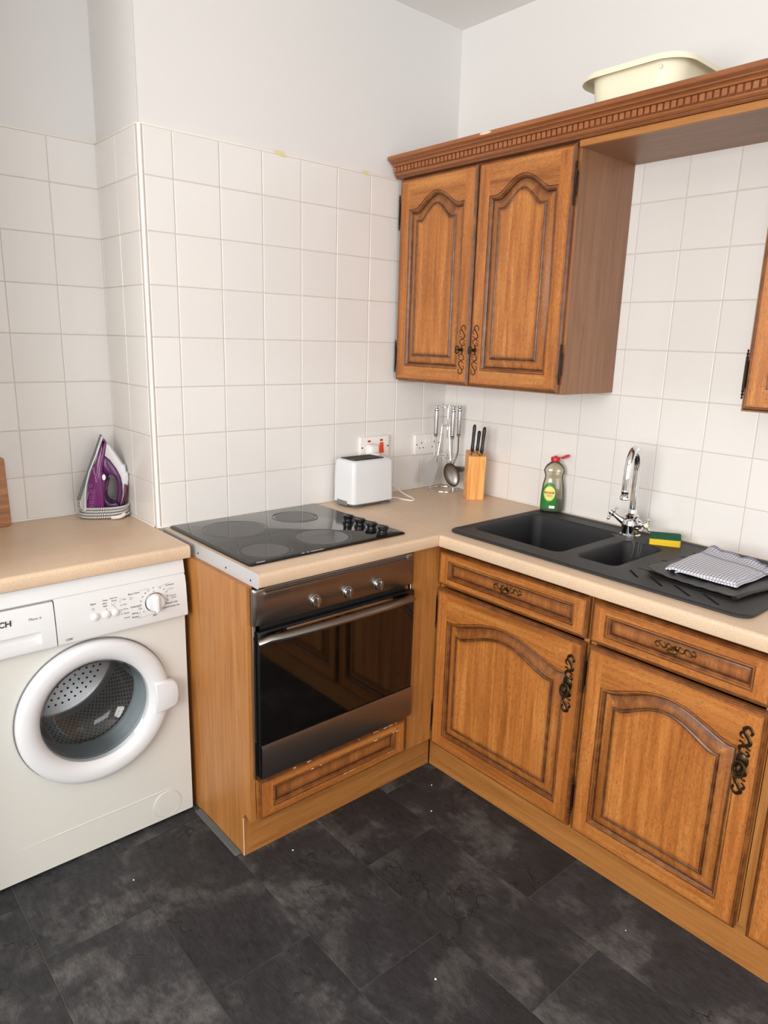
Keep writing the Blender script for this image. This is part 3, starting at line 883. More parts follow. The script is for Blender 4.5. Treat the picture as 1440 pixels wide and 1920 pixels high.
base_cab(0.565, 1.147, 'oak base cabinet next to the oven corner, arched door under the sink bowls', [(0.568, 1.144, 'l')], [(0.568, 1.144)])
base_cab(1.152, 1.633, 'oak base cabinet under the draining board, second along from the corner', [(1.155, 1.630, 'l')], [(1.155, 1.630)])
base_cab(1.655, 2.155, 'oak base cabinet cut off by the right edge, only its door edge visible', [(1.658, 2.150, 'r')], [(1.658, 2.150)])
base_cab(2.172, 2.660, 'oak base cabinet further along the right wall beyond the picture edge', [(2.178, 2.655, 'l')], [(2.178, 2.655)])
# filler strip between second and third cabinet
m = MB(); m.box(XF, -0.1, -1.6345, -1.6535, 0.14, 0.868); tag(m.build('filler_panel', ven_z, smooth=False), 'narrow upright wooden filler between the second and third base cabinets', 'panel')
# plinth under the right run
m = MB(); m.box(-0.532, -0.516, -0.5165, -3.0, 0.0, 0.139)
tag(m.build('plinth', ven_y, bevel=0.001), 'long light oak plinth along the floor under the sink cabinets', 'plinth')

# ================================================================== OVEN HOUSING
YF0 = -0.555
F2 = FA(YF0)
oh = thing('oven_housing', 'light oak built-under oven housing with open side panel beside the washing machine', 'cabinet', (-1.0, -0.28, 0))
m = MB()
# side panel with plinth notch
poly = [(-0.012, 0.0), (-0.5135, 0.0), (-0.5135, 0.135), (-0.525, 0.150), (YF0-0.002, 0.140), (YF0-0.002, 0.868), (-0.012, 0.868)]
for x in (-1.3065,): m.loft([[(x, y, z) for y, z in poly], [(x+0.017, y, z) for y, z in poly]], True, True, True)
m.build('side_panel', ven_z, oh, smooth=False)
m = MB(); m.box(-0.708, -0.69, -0.03, YF0, 0.14, 0.868); m.build('inner_panel', ven_z, oh, smooth=False)
m = MB(); m.box(-0.700, -0.5665, YF0+0.006, YF0-0.010, 0.142, 0.868); m.build('corner_post', ven_z, oh, bevel=0.0008)
m = MB(); m.box(-1.289, -0.534, -0.498, -0.514, 0.0, 0.138); m.build('plinth', ven_x, oh, bevel=0.001)
m = MB(); m.box(-1.289, -0.708, -0.04, YF0+0.001, 0.262, 0.278); m.build('shelf', ven_x, oh, smooth=False)
dr = panel_door(F2, oh, -1.287, -0.714, 0.146, 0.276, 0.022, 0.045, 0, oak_z, oak_x, name='drawer_front', top=0.030, rail=0.030, flatpanel='h', kindpanel='inset_panel', label='scuffed oak false drawer front with chipped edges below the oven')
rr_ = random.Random(11)
for i in range(26):      # chipped varnish on the false drawer front
    u = rr_.choice((rr_.uniform(-1.2, -0.75), rr_.uniform(-0.86, -0.75)))
    v = rr_.choice((0.2755, 0.2755, 0.245, 0.176)); l = rr_.uniform(0.004, 0.022)
    m = MB(); m.fbox(F2, u, u+l, v-rr_.uniform(0.001, 0.003), v, 0.0195, 0.0222 if v > .25 or v < .2 else 0.0222)
    m.build('chipped_edge', bare_wood, dr, bevel=0.0008, seg=1)
m = MB(); m.box(-1.3069, -1.3058, -0.5145, -0.5115, 0.002, 0.13); m.build('chipped_edge', bare_wood, oh, smooth=False)
m = MB(); m.box(-1.329, -1.3075, -0.500, -0.235, 0.0, 0.006)
tag(m.build('floor_strip', strip_grey, bevel=0.0015), 'narrow grey strip on the floor along the bottom of the oven side panel', 'strip')

# ================================================================== OVEN
ov = thing('oven', 'built-under stainless steel single oven with dark glass door and three knobs', 'oven', (-1.0, -0.4, 0.285))
OX0, OX1 = -1.297, -0.701
m = MB(); m.box(OX0+0.03, OX1-0.03, -0.05, YF0-0.001, 0.285, 0.862); m.build('body', dark_gap, ov, smooth=False)
for xa in (OX0+0.001, OX1-0.010):
    m = MB(); m.box(xa, xa+0.009, YF0-0.003, YF0-0.014, 0.284, 0.76); m.build('side_trim', bright_steel, ov, bevel=0.001)
# fascia: pressed panel with recessed field (rounded pillow top)
F3 = FA(YF0-0.003)
m = MB(); rings = []
flat_p = [(.756, 0), (.756, .016), (.7585, .0185), (.820, .0190), (.836, .0190), (.843, .0190), (.848, .0190), (.8515, .0190), (.854, .0188), (.860, .0178), (.862, .0150), (.862, 0)]
grv_p = [(.756, 0), (.756, .016), (.7585, .0185), (.820, .0190), (.836, .0198), (.843, .0225), (.848, .0220), (.8505, .0140), (.8525, .0135), (.858, .0170), (.862, .0150), (.862, 0)]
for u, g, e in ((OX0, 0, .35), (OX0+.0015, 0, .7), (OX0+.005, 0, .93), (OX0+.011, 0, 1), (OX0+.030, 0, 1), (OX0+.036, .55, 1), (OX0+.042, 1, 1), (OX0+.30, 1, 1),
                (OX1-.042, 1, 1), (OX1-.036, .55, 1), (OX1-.030, 0, 1), (OX1-.011, 0, 1), (OX1-.005, 0, .93), (OX1-.0015, 0, .7), (OX1, 0, .35)):
    rings.append([F3(u, z0*(1-g)+z1*g, (d0*(1-g)+d1*g)*e) for (z0, d0), (z1, d1) in zip(flat_p, grv_p)])
m.loft(rings, True, True, True)
m.build('fascia', steel, ov, angle=50)
for ku in (-1.095, -0.977, -0.858):
    m = MB()
    m.lathe([(0.0180, 0.0), (0.0180, 0.003), (0.0165, 0.004), (0.0160, 0.010), (0.0148, 0.012), (0.0001, 0.0122)], n=28, F=lambda a, b, h, ku=ku: F3(ku+a, 0.788+b, 0.0185+h))
    k = m.build('knob', bright_steel, ov)
    m = MB(); m.fbox(F3, ku-0.0045, ku+0.0045, 0.788-0.0145, 0.788+0.0145, 0.0295, 0.0395); m.build('grip', bright_steel, k, bevel=0.0015)
# door
m = MB(); m.fbox(F3, OX0+0.012, OX1-0.003, 0.288, 0.738, 0.004, 0.022)
odoor = m.build('door', black_plastic, ov, bevel=0.002, label='dark glass oven door with bowed steel handle and steel base band')
m = MB(); m.fbox(F3, OX0+0.013, OX1-0.005, 0.398, 0.736, 0.0222, 0.0262); m.build('glass', oven_glass, odoor, bevel=0.001)
m = MB(); rings = []
for z, d in ((0.288, 0.0222), (0.2885, 0.0270), (0.300, 0.0300), (0.385, 0.0315), (0.396, 0.0290), (0.3965, 0.0222)):
    rings.append([F3(OX0+0.012, z, d), F3(OX1-0.003, z, d)])
m.loft(rings, False); m.build('base_band', steel, odoor, angle=60)
m = MB()
hp = []
for i in range(25):
    t = i/24; u = OX0+0.016+t*(OX1-OX0-0.034)
    e = min(t, 1-t)
    dd = 0.026+0.050*math.sin(PI*t)**0.45
    zz = 0.722+0.010*math.sin(PI*t) - (0.012*max(0, 1-e/0.04))
    hp.append(Vector(F3(u, zz, dd)))
m.tube(hp, 0.0150, 12, flat=(Vector((0, 0, 1)), 0.72))
m.build('handle', steel, odoor)
m = MB(); m.fbox(F3, OX0+0.10, OX1-0.10, 0.726, 0.733, 0.0262, 0.029); m.build('vent_trim', bright_steel, odoor, bevel=0.001)

# ================================================================== HOB
HX0, HX1, HY0, HY1 = -1.277, -0.700, -0.527, -0.022
hb = thing('hob', 'black ceramic hob with four cooking zones and four black knobs', 'hob', (-0.99, -0.27, ZT))
m = MB(); rings = []
for ins, z in ((0.004, ZT+0.0002), (0.0, ZT+0.002), (0.0, ZT+0.0055), (0.003, ZT+0.0075), (0.008, ZT+0.0078)):
    rings.append([(x, y, z) for x, y in rrect(HX0+ins, HX1-ins, HY0+ins, HY1-ins, 0.008, 4)])
m.loft(rings, True, True, False); m.build('frame', black_edge, hb, angle=50)
m = MB(); m.loft([[(x, y, z) for x, y in rrect(HX0+ins, HX1-ins, HY0+ins, HY1-ins, 0.006, 4)] for ins, z in ((0.008, ZT+0.0060), (0.008, ZT+0.0082), (0.009, ZT+0.0086))], True, True, True)
m.build('glass_top', hob_glass, hb, angle=50)
ZG = ZT+0.0087
for (zx, zy, r, inner) in ((-1.173, -0.437, 0.079, 0), (-0.880, -0.155, 0.079, 0), (-1.128, -0.185, 0.105, 0), (-0.955, -0.418, 0.092, 0)):
    m = MB()
    m.lathe([(0.0001, 0.0), (r-0.010, 0.0), (r-0.010, 0.0001)], (zx, zy, ZG), n=48, mi=0)
    z = m.build('cooking_zone', zone_burn, hb)
    m = MB()
    m.lathe([(r-0.0012, 0), (r-0.0012, 0.00035), (r+0.0003, 0.00035), (r+0.0003, 0)], (zx, zy, ZG), n=64)
    m.build('zone_ring', zone_mark, z)
for i, ky in enumerate((-0.318, -0.381, -0.441, -0.497)):
    kx = -0.773
    m = MB()
    m.lathe([(0.0190, 0), (0.0190, 0.002), (0.0150, 0.004), (0.0145, 0.012), (0.0185, 0.016), (0.0190, 0.021), (0.0165, 0.0245), (0.0001, 0.0250)], (kx, ky, ZG), n=24, cap0=True)
    k = m.build('knob', black_plastic, hb)
    m = MB(); m.box(kx-0.0045, kx+0.0045, ky-0.0165, ky+0.0165, ZG+0.020, ZG+0.027); m.build('grip', black_plastic, k, bevel=0.003)
rh = random.Random(4)
for i in range(10):
    x = rh.choice((rh.uniform(-1.10, -1.02), rh.uniform(-1.245, -1.215), rh.uniform(-1.10, -1.02)))
    w_ = rh.uniform(0.005, 0.013)
    m = MB(); m.lathe([(0.0001, 0.0008), (0.6, 0.0006), (1, 0)], n=7, F=lambda a, b, h, x=x, w_=w_: (x+a*w_, HY0+0.0045+b*0.0034, ZT+0.0076+h))
    m.build('chipped_spot', chip, hb)

# ================================================================== WALL CABINETS
XW = -0.300
FW_ = FB(XW)
def wall_cab(u0, u1, label, doors, side_r=True, side_l=True):
    t = thing('wall_cabinet', label, 'cabinet', (-0.15, -(u0+u1)/2, 1.366), 'oak wall cabinets under the cornice')
    m = MB(); m.box(XW, -0.009, -u1, -u1+0.016, 1.366, 2.100); m.build('side_panel', vdk_z, t, smooth=False)
    m = MB(); m.box(XW, -0.009, -u0-0.016, -u0, 1.366, 2.100); m.build('side_panel', vdk_z, t, smooth=False)
    m = MB(); m.box(XW, -0.009, -u1+0.016, -u0-0.016, 1.366, 1.382); m.build('bottom_panel', vdk_y, t, smooth=False)
    m = MB(); m.box(XW, -0.009, -u1+0.016, -u0-0.016, 2.084, 2.100); m.build('top_panel', vdk_y, t, smooth=False)
    m = MB(); m.box(-0.014, -0.009, -u1+0.016, -u0-0.016, 1.382, 2.084); m.build('back_panel', vdk_z, t, smooth=False)
    for (a, b, hs) in doors:
        d = panel_door(FW_, t, a, b, 1.371, 2.098, 0.020, 0.051, 0.052, oak_z, oak_y, sh=0.24, top=0.056, rail=0.054, slope=0.026)
        hu = a-0.0045 if hs == 'l' else b+0.0045
        for vc in (1.985, 1.460): hinge(FW_, hu, vc, 0.125, d, 0.016)
        ku = b-0.030 if hs == 'l' else a+0.026
        scroll(FW_, ku, 1.494, 0.170, 0.78, 'v', d, antique, 0.020, style='lace')
        pull(FW_, ku, 1.494, 0.020, d, antique, 'key')
    return t
wall_cab(0.022, 0.800, 'two-door oak wall cabinet in the corner above the knife block', [(0.026, 0.408, 'l'), (0.414, 0.791, 'r')])
wall_cab(1.354, 1.860, 'oak wall cabinet cut off by the right edge of the picture', [(1.362, 1.852, 'l')])
# bridging shelf between the two cabinets
t = thing('bridging_shelf', 'brown wooden shelf panel bridging the two wall cabinets above the sink', 'shelf', (-0.15, -1.08, 2.084))
m = MB(); m.box(XW, -0.009, -1.3535, -0.8005, 2.084, 2.100); m.build('panel', vdk_y, t, smooth=False)
m = MB(); m.box(XW-0.018, XW-0.0005, -1.3535, -0.8005, 2.082, 2.1005); m.build('front_edge', ven_y, t, bevel=0.001, label='lighter oak lipping on the shelf front')
# cornice with dentils
co = thing('cornice', 'dark oak dentil cornice running along the top of the wall cabinets', 'cornice', (-0.34, -1.0, 2.101))
cp = [(-0.300, 2.1015), (-0.326, 2.1015), (-0.3285, 2.104), (-0.3285, 2.108), (-0.333, 2.110), (-0.3365, 2.114), (-0.3365, 2.118), (-0.339, 2.1195), (-0.339, 2.138),
      (-0.346, 2.140), (-0.348, 2.144), (-0.352, 2.147), (-0.3585, 2.149), (-0.3595, 2.153), (-0.364, 2.1555), (-0.371, 2.158), (-0.3725, 2.161), (-0.3725, 2.169), (-0.370, 2.171), (-0.300, 2.171)]
ZC = -0.0035
m = MB()
m.loft([[(x, y, z+ZC*0) for x, z in cp] for y in (-0.011, -2.1)], True, True, True)
co_st = []
for k in range(2):
    for (x, z) in cp: co_st.append(0.7 if abs(x+0.339) < .0012 or abs(x+0.3285) < .001 or abs(x+.3585) < .0005 else 0.15)
m.build('moulding', cor_y, co, stain=co_st, angle=25)
m = MB(); m.box(-0.3455, -0.3385, -0.0065, 0.0065, 2.1205, 2.1375)
dm = m.build('dentil', cor_y, co, bevel=0.0008, seg=1); dm.location = (0, 0, 0)
# recentre dentil mesh on its own origin
L0 = root_loc(co)
dm.data.transform(Matrix.Translation(L0)); dm.data.transform(Matrix.Translation((0.342, 0, -2.129)))
y = -0.022; first = True
while y > -2.08:
    o = dm if first else dm.copy()
    if not first: COL.objects.link(o); o.parent = co
    first = False
    o.location = Vector((-0.342, y, 2.129))-L0
    y -= 0.0185
m = MB(); m.lathe([(0.0001, 0.0006), (0.7, 0.0006), (1, 0)], n=9, F=lambda a, b, h: (-0.3728-h, -0.48+a*0.025, 2.166+b*0.004)); m.build('worn_patch', bare_wood, co)

# ================================================================== SINK
def fill_with_holes(outer, holes, z):
    bm = bmesh.new(); edges = []
    loops = [outer]+holes; idx = []
    for lp in loops:
        vs = [bm.verts.new((p[0], p[1], z)) for p in lp]
        for i in range(len(vs)): edges.append(bm.edges.new((vs[i], vs[(i+1) % len(vs)])))
    bmesh.ops.triangle_fill(bm, use_beauty=True, use_dissolve=False, edges=edges, normal=(0, 0, 1))
    bm.verts.index_update()
    V = [tuple(v.co) for v in bm.verts]; Fc = [tuple(v.index for v in f.verts) for f in bm.faces]
    bm.free(); return V, Fc
sk = thing('sink', 'black granite composite sink with one and a half bowls and ribbed drainer', 'sink', (-0.3, -1.05, ZT))
kx0, kx1, ky0, ky1 = -0.560, -0.042, -1.545, -0.578
zs = ZT+0.0065
m = MB()
rings = [[(x, y, z) for x, y in rrect(kx0+i_, kx1-i_, ky0+i_, ky1-i_, max(0.035-i_*0.3, .01), 6)] for i_, z in
         ((0.002, ZT+0.0003), (0.0, ZT+0.002), (0.0, ZT+0.006), (0.003, ZT+0.0085), (0.010, ZT+0.0090), (0.016, ZT+0.0085), (0.022, zs))]
m.loft(rings, True)
outer = [(x, y) for x, y, z in rings[-1]]
bowlA = rrect(-0.482, -0.118, -0.962, -0.606, 0.032, 7)
bowlB = rrect(-0.466, -0.172, -1.142, -1.000, 0.028, 7)
def slot(xa, xb, yc, hw, ang=0.0):
    pts = []
    cx, cy = (xa+xb)/2, yc; L_ = (xb-xa)/2
    for k in range(7): a = -PI/2+PI*k/6; pts.append((L_-hw+hw*math.cos(a), hw*math.sin(a)))
    for k in range(7): a = PI/2+PI*k/6; pts.append((-L_+hw+hw*math.cos(a), hw*math.sin(a)))
    ca, sa = math.cos(ang), math.sin(ang)
    return [(cx+x*ca-y*sa, cy+x*sa+y*ca) for x, y in pts]
SLOTS = ((-.452,-1.180,-.498,-1.230), (-.456,-1.240,-.510,-1.306), (-.470,-1.315,-.524,-1.388), (-.474,-1.395,-.527,-1.462),
         (-.418,-1.185,-.418,-1.30), (-.363,-1.184,-.350,-1.31), (-.295,-1.19,-.262,-1.32), (-.212,-1.205,-.165,-1.32), (-.145,-1.21,-.095,-1.33))
slots = []
for (xa, ya, xb, yb) in SLOTS:
    ln_ = math.hypot(xb-xa, yb-ya); an = math.atan2(yb-ya, xb-xa)
    pts = slot(-ln_/2, ln_/2, 0, 0.004)
    slots.append([((xa+xb)/2+x_*math.cos(an)-y_*math.sin(an), (ya+yb)/2+x_*math.sin(an)+y_*math.cos(an)) for x_, y_ in pts])
V, Fc = fill_with_holes(outer, [bowlA, bowlB]+slots, zs)
m.add(V, Fc)
def bowl(m, pts, depth, r0):
    cx = sum(p[0] for p in pts)/len(pts); cy = sum(p[1] for p in pts)/len(pts)
    x0, x1 = min(p[0] for p in pts), max(p[0] for p in pts); y0, y1 = min(p[1] for p in pts), max(p[1] for p in pts)
    rr = []
    for ins, z in ((0, zs), (0.003, zs-0.0015), (0.006, zs-0.006), (0.010, zs-0.03), (0.018, zs-depth*0.55), (0.026, zs-depth*0.85), (0.036, zs-depth*0.95), (0.055, zs-depth), (0.09, zs-depth-0.002)):
        if min(x1-x0, y1-y0)/2-ins < 0.012: ins = min(x1-x0, y1-y0)/2-0.012
        rr.append([(x, y, z) for x, y in rrect(x0+ins, x1-ins, y0+ins, y1-ins, max(min(r0, min(x1-x0, y1-y0)/2-ins-0.001), 0.005), 7)])
    m.loft(rr, True, False, True)
bowl(m, bowlA, 0.195, 0.032); bowl(m, bowlB, 0.13, 0.028)
for sl in slots:
    cx = sum(p[0] for p in sl)/len(sl); cy = sum(p[1] for p in sl)/len(sl)
    m.loft([[(x, y, zs) for x, y in sl], [(cx+(x-cx)*0.97, cy+(y-cy)*0.97, zs-0.005) for x, y in sl]], True, False, True)
bmv = m.build('basin', granite, sk, angle=40)
# limescale streaks below the tap
m = MB()
for (x, y, w_, l_) in ((-0.157, -0.985, 0.011, 0.034), (-0.160, -1.004, 0.006, 0.010), (-0.150, -0.950, 0.008, 0.012)):
    m.lathe([(0.0001, 0.0005), (0.7, 0.0004), (1, 0)], n=14, F=lambda a, b, h, x=x, y=y, w_=w_, l_=l_: (x+a*w_, y+b*l_, zs+h))
for i, y in enumerate((-1.018, -1.030, -1.036, -1.052, -1.060)):      # dried trickles down the side of the small bowl
    L_ = 0.05-0.006*i
    m.tube([(-0.1722, y, zs), (-0.1775, y, zs-0.004), (-0.1815, y-0.001, zs-0.028), (-0.1845-0.002, y, zs-0.03-L_*0.5)], 0.0022-0.0003*i*0.8, 5, flat=(Vector((1, 0, 0)), 0.25))
m.build('limescale', limescale, sk)
m = MB()
m.lathe([(0.0001, 0.001), (0.040, 0.001), (0.041, 0.0025), (0.036, 0.004), (0.02, 0.002), (0.0001, 0.001)], (-0.30, -0.785, zs-0.187), n=24); m.build('waste', bright_steel, sk)
m = MB()
m.lathe([(0.0001, 0.001), (0.030, 0.001), (0.031, 0.0025), (0.026, 0.004), (0.0001, 0.001)], (-0.32, -1.07, zs-0.112), n=24); m.build('waste', bright_steel, sk)
m = MB(); 
for i in range(6):
    y = -1.012-0.004*i+0.0; x0 = -0.1755-0.0
# ---- tap
tp = thing('mixer_tap', 'chrome swan-neck mixer tap with two crosshead handles behind the sink', 'tap', (-0.112, -0.982, zs))
tx, ty = -0.112, -0.982
m = MB()
m.lathe([(0.033, 0.0), (0.033, 0.004), (0.030, 0.008), (0.030, 0.020), (0.031, 0.034), (0.0300, 0.046), (0.0235, 0.058), (0.0180, 0.062), (0.0235, 0.064), (0.0240, 0.068), (0.0195, 0.071), (0.0150, 0.075), (0.0145, 0.082), (0.0126, 0.088)],
        (tx, ty, zs), n=28, cap0=True, cap1=True)
m.build('body', chrome, tp)
sd = Vector((-0.958, -0.20, 0)).normalized()     # spout swings over the bowls
path = []; H = zs+0.218; R_ = 0.046
path += [Vector((tx, ty, zs+0.084)), Vector((tx, ty, zs+0.12)), Vector((tx, ty, zs+0.17)), Vector((tx, ty, H-0.004))]
for k in range(0, 13):
    a = PI*k/12
    path.append(Vector((tx, ty, H))+sd*(R_*(1-math.cos(a)))+Vector((0, 0, R_*1.55*math.sin(a))))
for dz in (0.02, 0.04, 0.056): path.append(Vector((tx, ty, H-dz))+sd*(2*R_+0.002))
m = MB(); m.tube(path, 0.0126, 16); m.build('spout', chrome, tp, angle=60)
e_ = path[-1]
m = MB(); m.lathe([(0.0127, 0.004), (0.0140, 0.002), (0.0140, -0.002), (0.0130, -0.004), (0.0134, -0.014), (0.0165, -0.018), (0.0170, -0.024), (0.0150, -0.027), (0.0001, -0.026)], tuple(e_), n=20, cap0=True); m.build('nozzle', chrome, tp)
for s, nm in ((1, 'l'), (-1, 'r')):
    d = Vector((-0.34, 0.70*s, 0.50)).normalized() if s > 0 else Vector((-0.42, -0.84, 0.30)).normalized()
    b0 = Vector((tx, ty, zs+0.028))+d*0.016
    side = d.cross(Vector((0, 0, 1))).normalized(); up2 = side.cross(d).normalized()
    m = MB()
    def FT(a, b, h, b0=b0, d=d, side=side, up2=up2): return b0+d*h+side*a+up2*b
    m.lathe([(0.0150, 0.0), (0.0150, 0.010), (0.0115, 0.014), (0.0105, 0.026), (0.0085, 0.040), (0.0075, 0.050), (0.0095, 0.053), (0.0100, 0.062), (0.0080, 0.066), (0.0001, 0.067)], n=18, F=FT, cap0=True)
    hd = m.build('handle', chrome, tp)
    for q in range(4):
        a = PI/4+q*PI/2+(0.2 if s > 0 else 0)
        dd = side*math.cos(a)+up2*math.sin(a)
        c = b0+d*0.058
        m = MB(); m.tube([c+dd*0.004, c+dd*0.018], [0.0042, 0.0030], 8)
        for _ in (0,):
            cc = c+dd*0.0225
            m.lathe([(0.0001, -0.0058), (0.0040, -0.0042), (0.0058, 0), (0.0040, 0.0042), (0.0001, 0.0058)], tuple(cc), n=10)
        m.build('cross_arm', chrome, hd)
    m = MB(); m.lathe([(0.0072, 0.0655), (0.0070, 0.0685), (0.0001, 0.0695)], n=14, F=FT); m.build('cap', ivory if s < 0 else chrome, hd)

# ================================================================== SMALL THINGS ON THE WORKTOPS
# ---- sponge
sp = thing('sponge', 'yellow washing-up sponge with green scourer top, beside the tap', 'sponge', (-0.115, -1.105, zs))
def sponge_layer(z0, z1, mat, name, wav):
    c = Vector((-0.112, -1.103, 0)); a = math.radians(-63)
    ux = Vector((math.cos(a), math.sin(a), 0)); uy = Vector((-math.sin(a), math.cos(a), 0))
    m = MB(); nx, ny = 12, 8; rings = []
    out = rrect(-0.046, 0.046, -0.033, 0.033, 0.006, 3)
    def Z(x, z, top): return z+(0.0022*math.sin(x*70+0.6)+0.001*math.sin(x*170) if top else 0)*wav
    prof = ((0.0, z0, False), (0.0, z1-0.001, True), (0.0015, z1, True), (0.012, z1+0.0005, True))
    for ins, z, tpf in prof:
        sc = 1-ins/0.033
        rings.append([c+ux*(x*(1-ins/0.046))+uy*(y*sc)+Vector((0, 0, Z(x, z, tpf or z0 > zs+0.01))) for x, y in out])
    m.loft(rings, True, True, True)
    m.build(name, mat, sp, angle=50)
sponge_layer(zs, zs+0.021, sponge_y, 'foam', 1)
sponge_layer(zs+0.0212, zs+0.029, sponge_g, 'scourer', 1)

# ---- toaster
ts = thing('toaster', 'white two-slice toaster on the back worktop, plugged in behind', 'toaster', (-0.52, -0.13, ZT))
TX0, TX1, TY0, TY1 = -0.617, -0.438, -0.158, -0.040
TX0, TX1, TY0, TY1 = -0.628, -0.424, -0.160, -0.034
m = MB(); rings = []
for ins, z, r in ((0.006, ZT+0.012, 0.02), (0.0, ZT+0.016, 0.018), (0.001, ZT+0.06, 0.018), (0.003, ZT+0.13, 0.017), (0.004, ZT+0.163, 0.016), (0.006, ZT+0.170, 0.020), (0.011, ZT+0.1745, 0.016), (0.018, ZT+0.176, 0.010)):
    rings.append([(x, y, z) for x, y in rrect(TX0+ins, TX1-ins, TY0+ins, TY1-ins, r, 6)])
m.loft(rings, True, True, True); m.build('body', gloss_white, ts, angle=50)
m = MB(); m.loft([[(x, y, z) for x, y in rrect(TX0+i_, TX1-i_, TY0+i_, TY1-i_, 0.016, 4)] for i_, z in ((0.012, ZT+0.006), (0.008, ZT+0.0125))], True, True, True)
m.build('base', grey_plastic, ts)
for (x, y) in ((TX0+0.034, TY0+0.016), (TX1-0.034, TY0+0.016), (TX0+0.034, TY1-0.016), (TX1-0.034, TY1-0.016)):
    m = MB(); m.loft([[(a, b, ZT) for a, b in rrect(x-0.014, x+0.014, y-0.010, y+0.010, 0.004, 3)], [(a, b, ZT+0.007) for a, b in rrect(x-0.020, x+0.020, y-0.014, y+0.014, 0.005, 3)]], True, True, True)
    m.build('foot', grey_plastic, ts)
m = MB(); m.box(TX0-0.0005, TX0+0.004, TY0+0.035, TY1-0.03, ZT+0.0065, ZT+0.024); m.build('crumb_tray', grey_plastic, ts, bevel=0.001)
m = MB(); m.loft([[(x, y, z) for x, y in rrect(-0.608, -0.462, -0.142, -0.052, 0.010, 4)] for z in (ZT+0.1762, ZT+0.1775)], True, True, True); m.build('slot_plate', dark_gap, ts)
for y in (-0.120, -0.074):
    m = MB()
    m.loft([[(x, yy, ZT+0.1776) for x, yy in rrect(-0.603, -0.468, y-0.013, y+0.013, 0.005, 3)], [(x, yy, ZT+0.1790) for x, yy in rrect(-0.602, -0.469, y-0.0125, y+0.0125, 0.005, 3)],
            [(x, yy, ZT+0.1786) for x, yy in rrect(-0.600, -0.471, y-0.0105, y+0.0105, 0.004, 3)]], True)
    for k in range(9):
        xx = -0.592+k*0.0145; m.tube([(xx, y-0.011, ZT+0.1782), (xx, y+0.011, ZT+0.1782)], 0.0008, 5)
    m.build('toast_slot', utensil_steel, ts)
m = MB(); m.loft([[(x, y, z) for x, y in rrect(TX1-0.040+i_, TX1-0.008-i_*0.5, TY1-0.055+i_, TY1-0.006, 0.010, 4)] for i_, z in ((0, ZT+0.171), (0.002, ZT+0.180), (0.006, ZT+0.183))], True, False, True); m.build('lever_housing', gloss_white, ts, angle=50)
# plug top and flex
F4 = FA(-0.0125)
m = MB(); rings = []
for ins, d in ((0.0, 0.0122), (0.0, 0.024), (0.003, 0.036), (0.007, 0.040), (0.013, 0.0412)):
    rings.append([F4(a, b, d) for a, b in rrect(-0.462+ins, -0.408-ins, 1.068+ins, 1.122-ins, 0.016-ins*0.7, 5)])
m.loft(rings, True, True, True); m.build('plug', cable_white, ts, angle=50)
m = MB(); m.tube(catmull([F4(-0.431, 1.070, 0.026), F4(-0.431, 1.055, 0.028), F4(-0.425, 1.02, 0.024), F4(-0.410, 1.00, 0.016)], 6), [0.0052]*7+[0.0032]*12, 8)
path = catmull([F4(-0.410, 1.00, 0.016), F4(-0.395, 0.995, 0.014), (-0.370, -0.045, 0.985), (-0.345, -0.060, 0.955), (-0.322, -0.105, 0.922), (-0.325, -0.165, 0.9135), (-0.352, -0.185, 0.9135), (-0.368, -0.150, 0.9135), (-0.372, -0.110, 0.9135), (-0.405, -0.098, 0.9135), (-0.430, -0.096, 0.920)], 6)
m.tube(path, 0.0030, 8); m.build('power_cord', cable_white, ts)

# ---- electrical plates
def plate(name, label, x0, x1, z0, z1, build):
    t = thing(name, label, 'socket', ((x0+x1)/2, -0.008, (z0+z1)/2), 'electrical plates on the tiled back wall')
    m = MB(); m.loft([[F5(a, b, d) for a, b in rrect(x0+i_, x1-i_, z0+i_, z1-i_, 0.004, 3)] for i_, d in ((0, 0.0), (0, 0.010), (0.0015, 0.0115), (0.004, 0.012))], True, True, True)
    m.build('faceplate', socket_white, t, angle=40); build(t); return t
F5 = FA(-0.0088)
def cooker(t):
    for (a, b, z, w_, h_) in ((-0.440, 0, 1.132, 0.015, 0.007), (-0.377, 0, 1.133, 0.014, 0.008)):
        m = MB(); m.fbox(F5, a-w_/2, a+w_/2, z-h_/2, z+h_/2, 0.012, 0.0134); m.build('neon_lamp', neon_red, t, bevel=0.0006)
    m = MB(); rings = []
    for z, d in ((1.083, 0.0185), (1.103, 0.0145), (1.124, 0.0135)):
        rings.append([F5(-0.386, z, 0.0115), F5(-0.366, z, 0.0115), F5(-0.366, z, d), F5(-0.386, z, d)])
    m.loft(rings, True, True, True); m.build('rocker_switch', switch_red, t, bevel=0.0008)
    for x in (-0.474, -0.342):
        m = MB(); m.lathe([(0.0036, 0.0118), (0.0034, 0.0128), (0.0001, 0.0126)], n=12, F=lambda a, b, h, x=x: F5(x+a, 1.108+b, h)); m.build('screw', hole_m, t)
plate('cooker_switch', 'white cooker control plate with red rocker switch and a plug in its socket', -0.484, -0.334, 1.066, 1.150, cooker)
